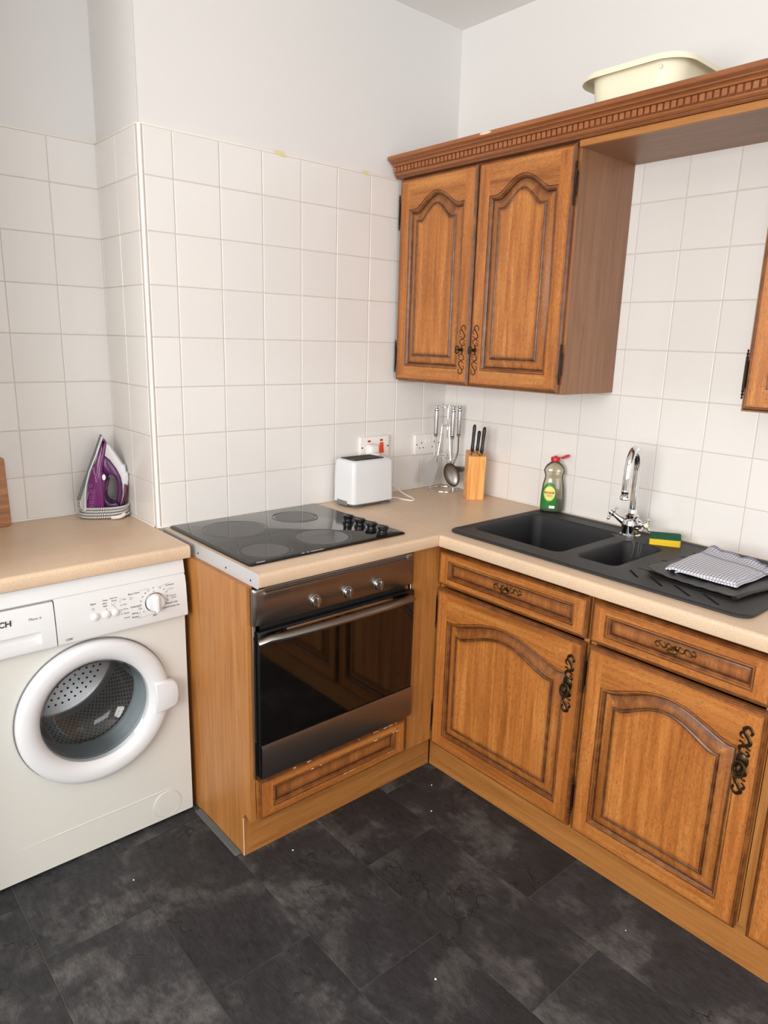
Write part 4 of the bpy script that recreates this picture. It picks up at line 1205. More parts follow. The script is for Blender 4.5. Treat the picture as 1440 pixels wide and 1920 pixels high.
def double(t):
    for cx in (-0.152, -0.078):
        for (dx, dz, w_, h_) in ((0, 0.009, 0.004, 0.009), (-0.0105, -0.012, 0.007, 0.004), (0.0105, -0.012, 0.007, 0.004)):
            m = MB(); m.fbox(F5, cx+dx-w_/2, cx+dx+w_/2, 1.096+dz-h_/2, 1.096+dz+h_/2, 0.0118, 0.0122); m.build('pin_hole', hole_m, t, smooth=False)
    for cx in (-0.125, -0.105):
        m = MB(); rings = []
        for z, d in ((1.104, 0.0150), (1.114, 0.0135), (1.124, 0.0125)):
            rings.append([F5(cx-0.0055, z, 0.0115), F5(cx+0.0055, z, 0.0115), F5(cx+0.0055, z, d), F5(cx-0.0055, z, d)])
        m.loft(rings, True, True, True); m.build('rocker_switch', socket_white, t, bevel=0.0006)
    for x in (-0.180, -0.050):
        m = MB(); m.lathe([(0.0030, 0.0118), (0.0028, 0.0126), (0.0001, 0.0126)], n=12, F=lambda a, b, h, x=x: F5(x+a, 1.099+b, h)); m.build('screw', hole_m, t)
plate('double_socket', 'white double wall socket behind the utensil rack', -0.189, -0.041, 1.056, 1.140, double)

# ---- utensil rack and what hangs on it
SR = Vector((0.7556, -0.6550, 0))       # direction across the rack
SD = Vector((-0.655, -0.7556, 0))       # towards the room
RC = Vector((-0.090, -0.100, ZT))
rk = thing('utensil_rack', 'thin chrome wire utensil stand in the corner of the worktop', 'rack', tuple(RC))
def ring(c, r, n=28): return [c+Vector((r*math.cos(2*PI*k/n), r*math.sin(2*PI*k/n), 0)) for k in range(n)]
m = MB(); m.tube(ring(RC+Vector((0, 0, 0.0032)), 0.060), 0.0024, 7, closed=True); m.build('base_ring', chrome, rk)
for k in range(3):
    a = 2*PI*k/3+0.5
    d = Vector((math.cos(a), math.sin(a), 0))
    m = MB(); m.tube(catmull([RC+d*0.058+Vector((0, 0, 0.004)), RC+d*0.050+Vector((0, 0, 0.05)), RC+d*0.032+Vector((0, 0, 0.14)), RC+d*0.018+Vector((0, 0, 0.27)), RC+d*0.020+Vector((0, 0, 0.348))], 5), 0.0016, 6); m.build('upright', chrome, rk)
m = MB(); m.tube(ring(RC+Vector((0, 0, 0.142)), 0.0335), 0.0016, 6, closed=True); m.build('middle_ring', chrome, rk)
m = MB(); m.tube(ring(RC+Vector((0, 0, 0.272)), 0.0195), 0.0016, 6, closed=True); m.build('middle_ring', chrome, rk)
m = MB(); m.tube(ring(RC+Vector((0, 0, 0.350)), 0.042), 0.0018, 6, closed=True); m.build('top_ring', chrome, rk)
hooks = []
for off in (-0.045, 0.024, 0.055):
    pass
def hookpos(across, out): return RC+SR*across+SD*out+Vector((0, 0, 0.350))
HK = [hookpos(-0.044, 0.018), hookpos(0.022, 0.046), hookpos(0.052, 0.006), hookpos(-0.010, -0.048)]
for p in HK:
    d = (p-RC); d.z = 0; d.normalize()
    m = MB(); m.tube([p-d*0.012, p+d*0.008, p+d*0.012+Vector((0, 0, 0.006))], 0.0018, 6); m.build('hook', chrome, rk)
def utensil(name, label, top, ln, shape):
    t = thing(name, label, 'utensil', tuple(top-Vector((0, 0, 0.26))), 'steel utensils hanging on the rack')
    c = Vector((top.x, top.y, 0)); zt = top.z+0.006
    m = MB(); m.lathe([(0.0001, 0.0), (0.0065, -0.001), (0.0078, -0.006), (0.0078, -0.019), (0.0070, -0.0195), (0.0070, -0.0215), (0.0082, -0.022), (0.0088, -0.060), (0.0084, -ln+0.012), (0.0074, -ln+0.0115), (0.0074, -ln+0.0095), (0.0080, -ln+0.009), (0.0070, -ln), (0.0001, -ln-0.001)],
                      (c.x, c.y, zt), n=16); m.build('handle', bright_steel, t)
    for zz in (-0.0205, -ln+0.0105):
        m = MB(); m.lathe([(0.0073, zz-0.0009), (0.0086, zz-0.0009), (0.0086, zz+0.0009), (0.0073, zz+0.0009)], (c.x, c.y, zt), n=16); m.build('band', black_plastic, t)
    m = MB(); q = c-SR*0+SD*0.0072; m.lathe([(0.0035, -0.001), (0.0035, 0.0008), (0.0001, 0.0008)], n=10, F=lambda a, b, h: c+SD*(0.0078+h)+SR*a+Vector((0, 0, zt-0.010+b))); m.build('hanging_hole', hole_m, t)
    shape(t, c, zt-ln)
    return t
def turner(t, c, z):
    m = MB(); m.tube(catmull([c+Vector((0, 0, z)), c+SD*0.002+Vector((0, 0, z-0.04)), c+SD*0.006+SR*(-0.002)+Vector((0, 0, z-0.075)), c+SD*0.012-SR*0.002+Vector((0, 0, z-0.095))], 5), [0.0036]*16, 8, flat=(SD, 0.6)); m.build('neck', utensil_steel, t)
    # flat blade, tilted in its own plane
    a = math.radians(-17); ax = (Vector((0, 0, -1))*math.cos(a)+SR*math.sin(a)); bx = (SR*math.cos(a)+Vector((0, 0, 1))*math.sin(a))
    o = c+SD*0.010+Vector((0, 0, z-0.082))
    outl = [(0, .006), (.014, .010), (.028, .020), (.036, .025), (.045, .026), (.10, .0265), (.118, .0265), (.123, .022)]
    pts = outl+[(x, -y) for x, y in reversed(outl)]
    m = MB(); tl = SD*0.0009
    bend = lambda x: SD*(0.02*x+ (0.010 if x > .02 else 0.5*x))
    m.loft([[o+ax*x+bx*y+bend(x) for x, y in pts], [o+ax*x+bx*y+bend(x)+tl for x, y in pts]], True, True, True); m.build('blade', utensil_steel, t, angle=30)
def spoon_shape(sc, dirr, dep):
    def f(t, c, z):
        m = MB(); m.tube(catmull([c+Vector((0, 0, z)), c+Vector((0, 0, z-0.05)), c+SD*0.002+dirr*0.2+Vector((0, 0, z-0.09)), c+SD*0.010+dirr*0.5-SR*0.008+Vector((0, 0, z-0.108))], 5), [0.0036]*10+[0.0042]*6, 8, flat=(SD, 0.6)); m.build('neck', utensil_steel, t)
        o = c+SD*0.012+dirr+Vector((0, 0, z-0.148))
        a = math.radians(20); ux = SR*math.cos(a)+Vector((0, 0, 1))*math.sin(a); uz = Vector((0, 0, 1))*math.cos(a)-SR*math.sin(a)
        m = MB(); rings = []
        for k in range(7):
            q = k/6; rr = math.sin(q*PI/2)
            dpt = dep*(1-q*q)
            rings.append([o+ux*(0.029*sc*rr*math.cos(b_))+uz*(0.048*sc*rr*math.sin(b_)*(1+0.0*rr))-SD*dpt for b_ in [2*PI*j/24 for j in range(24)]])
        out2 = [[p+SD*(-0.0012) for p in r_] for r_ in reversed(rings)]
        m.loft(rings[0:]+out2, True, False, False); m.build('bowl', utensil_steel, t, angle=60)
    return f
def masher(t, c, z):
    m = MB(); m.tube(catmull([c+Vector((0, 0, z)), c+SR*0.0+Vector((0, 0, z-0.06)), c+SR*(-0.006)+Vector((0, 0, z-0.085)), c+SR*(-0.016)+Vector((0, 0, z-0.115))], 5), 0.0034, 8); m.build('neck', utensil_steel, t)
    o = c+SR*(0.006)+Vector((0, 0, z-0.118))
    m = MB(); m.lathe([(0.0001, -0.020), (0.020, -0.017), (0.031, -0.009), (0.034, 0.0), (0.0335, 0.0), (0.030, -0.008), (0.019, -0.015), (0.0001, -0.018)], tuple(o+Vector((0,0,-0.012))), n=24, sx=1); m.build('bowl', utensil_steel, t, angle=60)
utensil('slotted_turner', 'steel fish slice with wide flat blade, leftmost utensil hanging on the rack', HK[0], 0.128, turner)
utensil('serving_spoon', 'large steel serving spoon with oval bowl, hanging at the front of the rack', HK[1], 0.132, spoon_shape(1.08, SR*0.004, 0.016))
utensil('ladle', 'steel ladle hanging at the right of the rack behind the serving spoon', HK[2], 0.128, masher)

# ---- knife block
kb = thing('knife_block', 'small pine knife block holding three black-handled knives', 'knife block', (-0.11, -0.32, ZT))
kF = Vector((-0.60, -0.80, 0)).normalized(); kR = Vector((-kF.y, kF.x, 0))*1.0
kR = Vector((0.80, -0.60, 0))
kc = Vector((-0.127, -0.312, ZT))
m = MB()
prof = [(0, 0.0), (0, 0.104), (0.010, 0.180), (-0.075, 0.196), (-0.075, 0.10), (-0.075, 0.0)]
prof = [(0, 0.0), (0.0, 0.100), (0.007, 0.176), (-0.070, 0.192), (-0.078, 0.0)]
W2 = 0.0345
m.loft([[kc+kR*s+kF*a+Vector((0, 0, b)) for a, b in prof] for s in (-W2, W2)], True, True, True)
m.build('block', pine, kb, bevel=0.002)
topn = Vector((0, 0, 1))
for i, (s, a, w_) in enumerate(((-0.022, -0.020, 0.013), (-0.008, -0.045, 0.012), (0.010, -0.012, 0.012), (0.022, -0.030, 0.012), (0.004, -0.032, 0.012))):
    z = 0.176+(0.007-a)/0.077*0.016
    c = kc+kR*s+kF*a+Vector((0, 0, z+0.0003))
    m = MB(); m.add([c+kR*p+kF*q+Vector((0, 0, h-q*0.208)) for h in (0, 0.0006) for p, q in ((-0.0016, -w_), (0.0016, -w_), (0.0016, w_), (-0.0016, w_))], [(0,1,2,3), (4,5,6,7), (0,1,5,4), (1,2,6,5), (2,3,7,6), (3,0,4,7)])
    m.build('knife_slot', hole_m, kb, smooth=False)
for lab, s, a, ln, tl in (('black knife handle, leftmost and tallest of the three in the pine block', -0.019, -0.022, 0.108, 0.010), ('short black knife handle, middle of the three in the pine block', 0.004, -0.034, 0.080, 0.012), ('black knife handle, rightmost of the three in the pine block', 0.016, -0.008, 0.104, 0.014)):
    z = 0.176+(0.007-a)/0.077*0.016
    b0 = kc+kR*s+kF*a+Vector((0, 0, z))
    t = thing('knife', lab, 'knife', tuple(b0), 'knives in the pine block')
    dirv = (Vector((0, 0, 1))+kR*(tl/0.1)*0.6-kF*0.05).normalized()
    m = MB(); m.tube([b0-dirv*0.06, b0+dirv*0.012], [0.004, 0.006], 6, flat=(kR, 0.2)); m.build('blade', bright_steel, t)
    m = MB(); n_ = 12; pp = [b0+dirv*(0.008+ln*k/n_) for k in range(n_+1)]
    rad = [0.006, 0.0098, 0.0100, 0.0090, 0.0088, 0.0088, 0.0090, 0.0092, 0.0094, 0.0097, 0.0100, 0.0095, 0.006]
    m.tube(pp, rad, 10, flat=(kR, 0.72)); m.build('handle', knife_black, t, angle=60)

# ---- washing-up liquid
bt = thing('detergent_bottle', 'clear washing-up liquid bottle with red flip cap and green label', 'bottle', (-0.048, -0.622, ZT+0.0085))
bc = Vector((-0.050, -0.622, ZT+0.0088))
bR = Vector((0.62, -0.785, 0)).normalized(); bF = Vector((-0.785, -0.62, 0)).normalized()
prof = [(0.0360, 0.0), (0.0405, 0.003), (0.0425, 0.010), (0.0428, 0.042), (0.0415, 0.070), (0.0386, 0.099), (0.0345, 0.118), (0.0322, 0.128), (0.0335, 0.137), (0.0375, 0.147), (0.0380, 0.153), (0.0345, 0.164), (0.0285, 0.173), (0.0180, 0.182), (0.0140, 0.185), (0.0130, 0.190)]
def bw(h):
    for (r0, h0), (r1, h1) in zip(prof, prof[1:]):
        if h0 <= h <= h1: return r0+(r1-r0)*(h-h0)/(h1-h0)
    return prof[-1][0]
BD = 0.62
def FBt(a, b, h): return bc+bR*a+bF*b+Vector((0, 0, h))
m = MB(); m.lathe(prof, n=40, F=FBt, sy=BD, pw=2.4, cap0=True); m.build('body', bottle_clear, bt, angle=60)
m = MB(); m.lathe([(r*0.985, max(h, 0.002)) for r, h in prof if h < 0.045], n=36, F=FBt, sy=BD, pw=2.4, cap0=True, cap1=True); m.build('liquid', green_liquid, bt, angle=60)
def on_bottle(a, h, out=0.0005):
    w = bw(h); x = max(-0.985, min(0.985, a/w))
    y = (1-abs(x)**2.4)**(1/2.4)*w*BD
    return FBt(a, y+out, h)
def bpatch(name, cx, mat, hfun, a0, a1, out, n=18, k=14):
    m = MB(); rings = []
    for i in range(n+1):
        a = a0+(a1-a0)*i/n; lo, hi = hfun((i/n)*2-1)
        rings.append([on_bottle(a, lo+(hi-lo)*j/k, out) for j in range(k+1)])
    m.loft(rings, False); return m.build(name, mat, bt, angle=70, fix=False)
bpatch('label', 0, label_green, lambda q: (0.012, 0.060+0.050*math.sqrt(max(0, 1-q*q))), -0.039, 0.012, 0.0006)
bpatch('label_oval', 0, label_lime, lambda q: (0.070-0.030*math.sqrt(max(0, 1-q*q)), 0.070+0.028*math.sqrt(max(0, 1-q*q))), -0.034, 0.009, 0.0010)
bpatch('label_oval', 0, label_yellow, lambda q: (0.070-0.026*math.sqrt(max(0, 1-q*q)), 0.071+0.024*math.sqrt(max(0, 1-q*q))), -0.031, 0.007, 0.0014)
bpatch('barcode', 0, plastic_trim, lambda q: (0.014, 0.024), -0.011, 0.009, 0.0012, n=6, k=2)
def btext(t_, size, a0, h0, mat, bold=0.0, sx=1.0, out=0.0020):
    o = text(t_, size, (0, 0, 0), (1, 0, 0), (0, 1, 0), mat, bt, bold=bold, sx=sx)
    L_ = root_loc(bt)
    for v in o.data.vertices:
        p = v.co + L_
        v.co = Vector(on_bottle(a0+p.x, h0+p.y, out+p.z)) - L_
    return o
btext('MAGNUM', 0.0105, -0.0310, 0.0690, ink_red, bold=0.0004, sx=0.76)
btext('ORIGINAL', 0.0046, -0.0240, 0.0620, label_green)
btext('WASHING UP', 0.0036, -0.0240, 0.0570, label_green)
m = MB(); m.lathe([(0.0150, 0.187), (0.0165, 0.189), (0.0165, 0.199), (0.0150, 0.202), (0.006, 0.203), (0.005, 0.207), (0.0001, 0.207)], n=24, F=FBt, cap0=True); cap = m.build('cap', red_plastic, bt)
m = MB(); d1 = FBt(0.016, 0, 0.201); m.tube([d1, FBt(0.024, 0, 0.203)], 0.003, 6, flat=(Vector((0, 0, 1)), 0.5)); 
lid_d = (bR*0.90+Vector((0, 0, 0.42))).normalized()
c0 = FBt(0.034, 0, 0.2065)
ln_ = lid_d.cross(bF).normalized()
m.lathe([(0.0001, -0.002), (0.0125, -0.002), (0.0145, 0.0), (0.0145, 0.004), (0.013, 0.005), (0.0001, 0.003)], n=18, F=lambda a, b, h: c0+lid_d*a+bF*b*0.95+ln_*h); m.build('flip_lid', red_plastic, cap)

# ---- folded checked tea towel on a folded black bag
def sheet(name, mat, parent, corners, zf, nx, ny, thick, uv=True):
    a, b, c, d = [Vector(p) for p in corners]   # a-b front edge, d-c back edge
    m = MB(); top = []; uvs = []
    for j in range(ny+1):
        for i in range(nx+1):
            u, v = i/nx, j/ny
            p = (a*(1-u)+b*u)*(1-v)+(d*(1-u)+c*u)*v
            z = zf(u, v)
            # scalloped cloth edges
            m.v.append((p.x, p.y, p.z+z)); uvs.append((u, v))
    n = (nx+1)*(ny+1)
    for j in range(ny+1):
        for i in range(nx+1):
            p = m.v[j*(nx+1)+i]; m.v.append((p[0], p[1], p[2]-thick)); uvs.append((i/nx, j/ny))
    def I(i, j, k=0): return k*n+j*(nx+1)+i
    for j in range(ny):
        for i in range(nx):
            m.f.append((I(i, j), I(i+1, j), I(i+1, j+1), I(i, j+1))); m.m.append(0)
            m.f.append((I(i, j, 1), I(i, j+1, 1), I(i+1, j+1, 1), I(i+1, j, 1))); m.m.append(0)
    for i in range(nx):
        m.f.append((I(i, 0), I(i, 0, 1), I(i+1, 0, 1), I(i+1, 0))); m.m.append(0)
        m.f.append((I(i, ny), I(i+1, ny), I(i+1, ny, 1), I(i, ny, 1))); m.m.append(0)
    for j in range(ny):
        m.f.append((I(0, j), I(0, j+1), I(0, j+1, 1), I(0, j, 1))); m.m.append(0)
        m.f.append((I(nx, j), I(nx, j, 1), I(nx, j+1, 1), I(nx, j+1))); m.m.append(0)
    o = m.build(name, mat, parent, angle=65, fix=False)
    me = o.data; ul = me.uv_layers.new(name='UVMap')
    for lp in me.loops: ul.data[lp.index].uv = uvs[lp.vertex_index]
    return o
# black bag (four wavy layers)
bg = thing('refuse_bag', 'folded black plastic bag lying on the draining board under the tea towel', 'bag', (-0.33, -1.37, zs))
for k, (zz, dx) in enumerate(((0.0025, 0.0), (0.006, 0.006), (0.010, -0.004))):
    s = k*0.7
    fz = lambda u, v, zz=zz, s=s: zz+0.0035*math.sin(6*u+s+2*v)*(0.2+zz*40) * 0.45+0.012*(max(0, 0.30-u)/0.30)**1.5*(1 if zz > .009 else 0.35)*(1-v)+0.0008*math.sin(40*u+9*v)
    sheet('layer', bag_m, bg, [(-0.447+dx, -1.224, zs), (-0.462+dx, -1.470+dx, zs), (-0.215, -1.500+dx, zs), (-0.205, -1.245, zs)], lambda u, v, fz=fz: max(0.0015, fz(u, v)), 26, 14, 0.0012)
m = MB(); m.tube(catmull([(-0.462, -1.470, zs+0.006), (-0.40, -1.480, zs+0.009), (-0.33, -1.492, zs+0.008), (-0.26, -1.503, zs+0.010), (-0.205, -1.512, zs+0.008)], 5), 0.0085, 10, flat=(Vector((0, 0, 1)), 0.75)); m.build('rolled_edge', bag_m, bg, angle=70)
tw = thing('tea_towel', 'folded blue and white checked tea towel on top of the black bag', 'cloth', (-0.27, -1.34, zs+0.02))
for k, (zz, e) in enumerate(((0.0205, 0.0), (0.0250, 0.004), (0.0300, 0.0))):
    fz = lambda u, v, zz=zz, k=k: zz+0.0016*math.sin(7*u+k*1.1)*(0.4+0.6*v)+0.0012*math.sin(11*v+k)+0.008*max(0, v-0.86)/0.14*abs(math.sin(9*u+1.0))*(1 if k == 2 else 0)-(0.007 if k == 2 else 0.002)*max(0, 0.10-v)/0.10-0.006*max(0, .08-u)/.08
    if k == 2: cs = [(-0.412, -1.262, zs), (-0.402, -1.440, zs), (-0.200, -1.440, zs), (-0.135, -1.256, zs)]
    elif k == 1: cs = [(-0.408, -1.270, zs), (-0.400, -1.446, zs), (-0.190, -1.455, zs), (-0.142, -1.264, zs)]
    else: cs = [(-0.402, -1.284, zs), (-0.404, -1.450, zs), (-0.182, -1.464, zs), (-0.150, -1.272, zs)]
    sheet('fold', gingham_m, tw, cs, fz, 34, 24, 0.0045)
t = MB(); t.lathe([(0.0001, 0.003), (0.010, 0.0028), (0.016, 0.001), (0.0165, 0.0)], n=18, F=lambda a, b, h: (-0.235+a, -1.527+b*0.75+a*0.0, zs+0.006+h-0.004)); 
t.tube([(-0.22, -1.525, zs+0.004), (-0.10, -1.512, zs+0.004)], 0.0024, 8)
tag(t.build('teaspoon', bright_steel), 'shiny teaspoon tip beside the black bag at the right edge', 'spoon')

# ---- washing-up bowl on top of the cabinets
tb = thing('washing_up_bowl', 'ivory plastic washing-up bowl standing on top of the wall cabinets', 'bowl', (-0.20, -0.95, 2.101))
def Wb(x, y): return (x, y)
m = MB(); rings = []
bx0, bx1, by0, by1 = -0.350, -0.055, -1.105, -0.790
for ins, z, r in ((0.045, 2.102, 0.05), (0.034, 2.106, 0.055), (0.030, 2.14, 0.06), (0.020, 2.240, 0.065), (0.018, 2.252, 0.066), (0.002, 2.254, 0.075), (-0.004, 2.250, 0.08), (-0.007, 2.240, 0.08), (-0.008, 2.240, 0.08), (-0.004, 2.256, 0.08), (0.006, 2.260, 0.075), (0.020, 2.259, 0.066), (0.024, 2.240, 0.064), (0.036, 2.11, 0.055), (0.05, 2.106, 0.05)):
    rings.append([(x, y, z+0.0*(x)) for x, y in rrect(bx0+ins, bx1-ins, by0+ins, by1-ins, r, 8)])
m.loft(rings, True, True, True); m.build('tub', ivory, tb, angle=50)
for y in (-1.06,): 
    m = MB(); m.lathe([(0.0001, 0.004), (0.003, 0.003), (0.004, 0)], n=10, F=lambda a, b, h: (bx0+0.020-h, y+0.02+a, 2.232+b*1.6)); m.build('rim_rib', ivory, tb)

# ---- chopping board leaning on the recess wall
cb = thing('chopping_board', 'edge of a brown wooden chopping board leaning on the tiles at far left', 'board', (-1.78, 0.29, ZT))
m = MB(); ang = math.radians(4)
out = rrect(-1.99, -1.668, 0.0, 0.220, 0.010, 4)
def CB(x, h, t): return (x, 0.300+math.sin(ang)*h*0.85-math.cos(ang)*t, ZT+0.0005+h*math.cos(ang)+0.0)
m.loft([[CB(x, h, t) for x, h in out] for t in (0, 0.016)], True, True, True); m.build('board', board_wood, cb, bevel=0.002)

# ---- steam iron
ir = thing('steam_iron', 'purple and white steam iron standing on its heel in the recess corner', 'iron', (-1.385, 0.25, ZT))
iv = Vector((0.469, 0.883, 0)).normalized(); ie = Vector((iv.y, -iv.x, 0)); i0 = Vector((-1.385, 0.25, ZT))
def IP(a, h, t): return i0+ie*a+iv*t+Vector((0, 0, h))
def slab(pts, t, mat, name, rnd=0.0, parent=None, tf=None):
    """outline in the side view, given real width with rounded shoulders"""
    n = len(pts); cx = sum(p[0] for p in pts)/n; cz = sum(p[1] for p in pts)/n
    m = MB(); rings = []
    if name in ('handle', 'grip_base', 'water_tank', 'skirt'):
        base = [Vector((p[0], p[1], 0)) for p in pts]; sm = []
        for i_ in range(n):
            a_, b_, c_ = base[i_-1], base[i_], base[(i_+1) % n]
            l_ = min((a_-b_).length, (c_-b_).length, 0.03)*0.42
            pa, pb = b_+(a_-b_).normalized()*l_, b_+(c_-b_).normalized()*l_
            for t_ in (0, .33, .67, 1): sm.append(tuple((pa*(1-t_)**2+b_*2*t_*(1-t_)+pb*t_*t_)[:2]))
        pts = sm; n = len(pts)
    def inset(d):
        out = []
        for i in range(n):
            p0, p1, p2 = Vector(pts[i-1]).to_2d(), Vector(pts[i]).to_2d(), Vector(pts[(i+1) % n]).to_2d()
            e1 = (p1-p0).normalized(); e2 = (p2-p1).normalized()
            nn = Vector((-(e1.y+e2.y), e1.x+e2.x))
            if nn.length < 1e-6: nn = Vector((-e1.y, e1.x))
            nn.normalize()
            out.append(p1+nn*d*sgn)
        return out
    ar = sum(pts[i-1][0]*pts[i][1]-pts[i][0]*pts[i-1][1] for i in range(n)); sgn = 1 if ar > 0 else -1
    steps = ((rnd, -t/2), (rnd*0.35, -t/2+rnd*0.4), (0, -t/2+rnd), (0, t/2-rnd), (rnd*0.35, t/2-rnd*0.4), (rnd, t/2)) if rnd else ((0, -t/2), (0, t/2))
    for d, tt in steps:
        rings.append([IP(p.x, p.y, tt*(tf(p.y) if tf else 1)) for p in inset(d)])
    m.loft(rings, True, True, True)
    return m.build(name, mat, parent or ir, angle=40)
taper = lambda h: max(0.16, min(1, (0.285-h)/0.16))
slab([(0.0023, 0.2797), (0.0062, 0.2760), (-0.0650, 0.0680), (-0.0735, 0.0655), (-0.0755, 0.0740)], 0.108, grey_plastic, 'soleplate', 0.0, tf=taper).data.materials[0] = simple('soleplate_metal', lin(84,86,84), 0.4, metal=0.3)
slab([(0.0059, 0.2755), (0.0111, 0.2690), (-0.0082, 0.2161), (-0.0308, 0.1629), (-0.0427, 0.116), (-0.0475, 0.0809), (-0.0507, 0.030), (-0.0600, 0.030), (-0.0690, 0.0465), (-0.0700, 0.068)], 0.104, gloss_white, 'skirt', 0.004, tf=taper)
# purple body with handle opening: built as a C shape around the hole
hole = [(0.0211, 0.143), (0.031, 0.1461), (0.0421, 0.1403), (0.0484, 0.1222), (0.0467, 0.0936), (0.0407, 0.0616), (0.0317, 0.0486), (0.0189, 0.0538), (0.0116, 0.0686), (0.0149, 0.0953), (0.0175, 0.1215)]
slab([(0.0111, 0.2690), (0.0207, 0.2542), (0.0139, 0.2101), (0.0060, 0.175), (0.0060, 0.030), (-0.0507, 0.030), (-0.0475, 0.0809), (-0.0417, 0.1195), (-0.031, 0.1594), (-0.0082, 0.2161)], 0.086, purple_clear, 'water_tank', 0.008, tf=taper)
slab([(0.0139, 0.2101), (0.0291, 0.1955), (0.0485, 0.1648), (0.0600, 0.1377), (0.0642, 0.1107), (0.0613, 0.0748), (0.0526, 0.0391), (0.0407, 0.0500), (0.0460, 0.0750), (0.0490, 0.1000), (0.0480, 0.1230), (0.0421, 0.1403), (0.031, 0.1475), (0.0211, 0.145), (0.010, 0.150), (0.000, 0.165), (0.004, 0.195)], 0.040, purple, 'handle', 0.004)
slab([(0.0211, 0.145), (0.0140, 0.12), (0.0100, 0.0686), (0.0189, 0.0538), (0.0317, 0.0486), (0.0430, 0.0550), (0.0526, 0.0391), (0.050, 0.030), (0.000, 0.030), (-0.006, 0.10), (0.0, 0.165)], 0.056, purple_dark, 'grip_base', 0.004)
slab([(0.0221, 0.2515), (0.0304, 0.2440), (0.0500, 0.2110), (0.0674, 0.18), (0.0754, 0.1761), (0.0775, 0.1547), (0.0838, 0.1491), (0.0842, 0.1276), (0.0798, 0.1072), (0.071, 0.1139), (0.0671, 0.0745), (0.056, 0.0407), (0.0526, 0.0391), (0.0613, 0.0748), (0.0642, 0.1107), (0.06, 0.1377), (0.0485, 0.1648), (0.0291, 0.1955), (0.0139, 0.2101)], 0.034, gloss_white, 'handle_cover', 0.003)
slab([(0.071, 0.1139), (0.0798, 0.1072), (0.0746, 0.0741), (0.0661, 0.0419), (0.056, 0.0407), (0.0671, 0.0745)], 0.034, maroon, 'heel_cover', 0.003)
slab([(-0.062, 0.0005), (0.062, 0.0005), (0.060, 0.034), (-0.056, 0.034)], 0.070, grey_plastic, 'heel', 0.006)
slab([(0.0070, 0.092), (0.0110, 0.088), (0.0215, 0.126), (0.0175, 0.1300)], 0.050, purple_clear, 'trigger', 0.002)
m = MB(); m.lathe([(0.0075, 0), (0.0072, 0.004), (0.0001, 0.005)], n=18, F=lambda a, b, h: IP(0.0095+a*0.75, 0.140+b*1.35, -0.029-h)); m.build('badge', plastic_trim, ir)
text('Russell Hobbs', 0.0090, IP(-0.0215, 0.176, -0.0435), Vector((0.13, 0, -0.99))+ie*0.0-Vector((0, 0, 0)), ie, ink_pink, ir)
for h in (0.115, 0.095, 0.075, 0.058, 0.042):
    m = MB(); c = IP(-0.032, h, -0.0436); m.tube([c+ie*(0.005*math.cos(a))+Vector((0, 0, 0.005*math.sin(a))) for a in [2*PI*k/12 for k in range(12)]], 0.0005, 4, closed=True); m.build('tank_marking', ink_pink, ir)
# braided cord wound round the heel
m = MB(); rings = []; uvs = []
path = []
turns = 4.3; NN = 260
for i in range(NN+1):
    t = i/NN; a = 2*PI*turns*t+2.0
    lay = t*turns
    ex = 0.077+0.003*math.sin(lay*2.1); ey = 0.050
    z = 0.0055+0.0098*lay+0.0025*math.sin(a*1.0)
    ca, sa = math.cos(a), math.sin(a)
    ca = math.copysign(abs(ca)**0.75, ca); sa = math.copysign(abs(sa)**0.75, sa)
    path.append(IP(0.0+ex*ca, max(0.0048, z), ey*sa))
m.tube(path, 0.0040, 8)
o = m.build('braided_cord', braid_m, ir, angle=80)
ul = o.data.uv_layers.new(name='UVMap')
for lp in o.data.loops:
    vi = lp.vertex_index; ul.data[lp.index].uv = ((vi//8)*2.3, (vi % 8)/8)
m = MB(); m.tube(catmull([IP(0.030, 0.008, -0.058), IP(0.045, 0.009, -0.062), IP(0.062, 0.012, -0.056), IP(0.070, 0.018, -0.045)], 4), [0.006, 0.0064, 0.0066, 0.0066]*3+[0.005], 10); m.build('cord_end', cable_white, ir)
m = MB(); m.tube(catmull([IP(-0.066, 0.062, 0), IP(-0.073, 0.05, -0.01), IP(-0.076, 0.04, -0.015)], 4), 0.006, 8); m.build('cord_guard', grey_plastic, ir)

# ================================================================== WASHING MACHINE
wm = thing('washing_machine', 'white front-loading washing machine with round porthole door under the left worktop', 'washing machine', (-1.625, 0.05, 0))
WX0, WX1, WY = -1.925, -1.3265, -0.216
F6 = FA(WY)
m = MB()
# cabinet with a round hole in the front
cxd, czd, rh_ = -1.610, 0.462, 0.188
out = rrect(WX0, WX1, 0.008, 0.689, 0.004, 2)
circ = [(cxd+rh_*math.cos(2*PI*k/48), czd+rh_*math.sin(2*PI*k/48)) for k in range(48)]
V, Fc = fill_with_holes(out, [circ], 0)
m.add([F6(v[0], v[1], 0) for v in V], Fc)
m.loft([[F6(x, z, 0) for x, z in out], [F6(x, z, -0.50) for x, z in out]], True, False, True)
m.loft([[F6(x, z, 0) for x, z in circ], [F6(x, z, -0.03) for x, z in circ]], True)
m.build('cabinet', enamel, wm, angle=30)
m = MB(); m.box(WX0+0.004, WX1-0.004, WY+0.02, 0.28, 0.689, 0.850); m.build('upper_case', enamel, wm, smooth=False)
m = MB(); m.box(WX0+0.002, WX1-0.004, WY+0.004, 0.285, 0.8505, 0.866); m.build('lid', enamel, wm, bevel=0.003)
for (x, y) in ((WX0+0.05, -0.17), (WX1-0.05, -0.17), (WX0+0.05, 0.22), (WX1-0.05, 0.22)):
    m = MB(); m.lathe([(0.018, 0), (0.018, 0.010)], (x, y, 0), n=12, cap0=True, cap1=True); m.build('foot', dark_gap, wm)
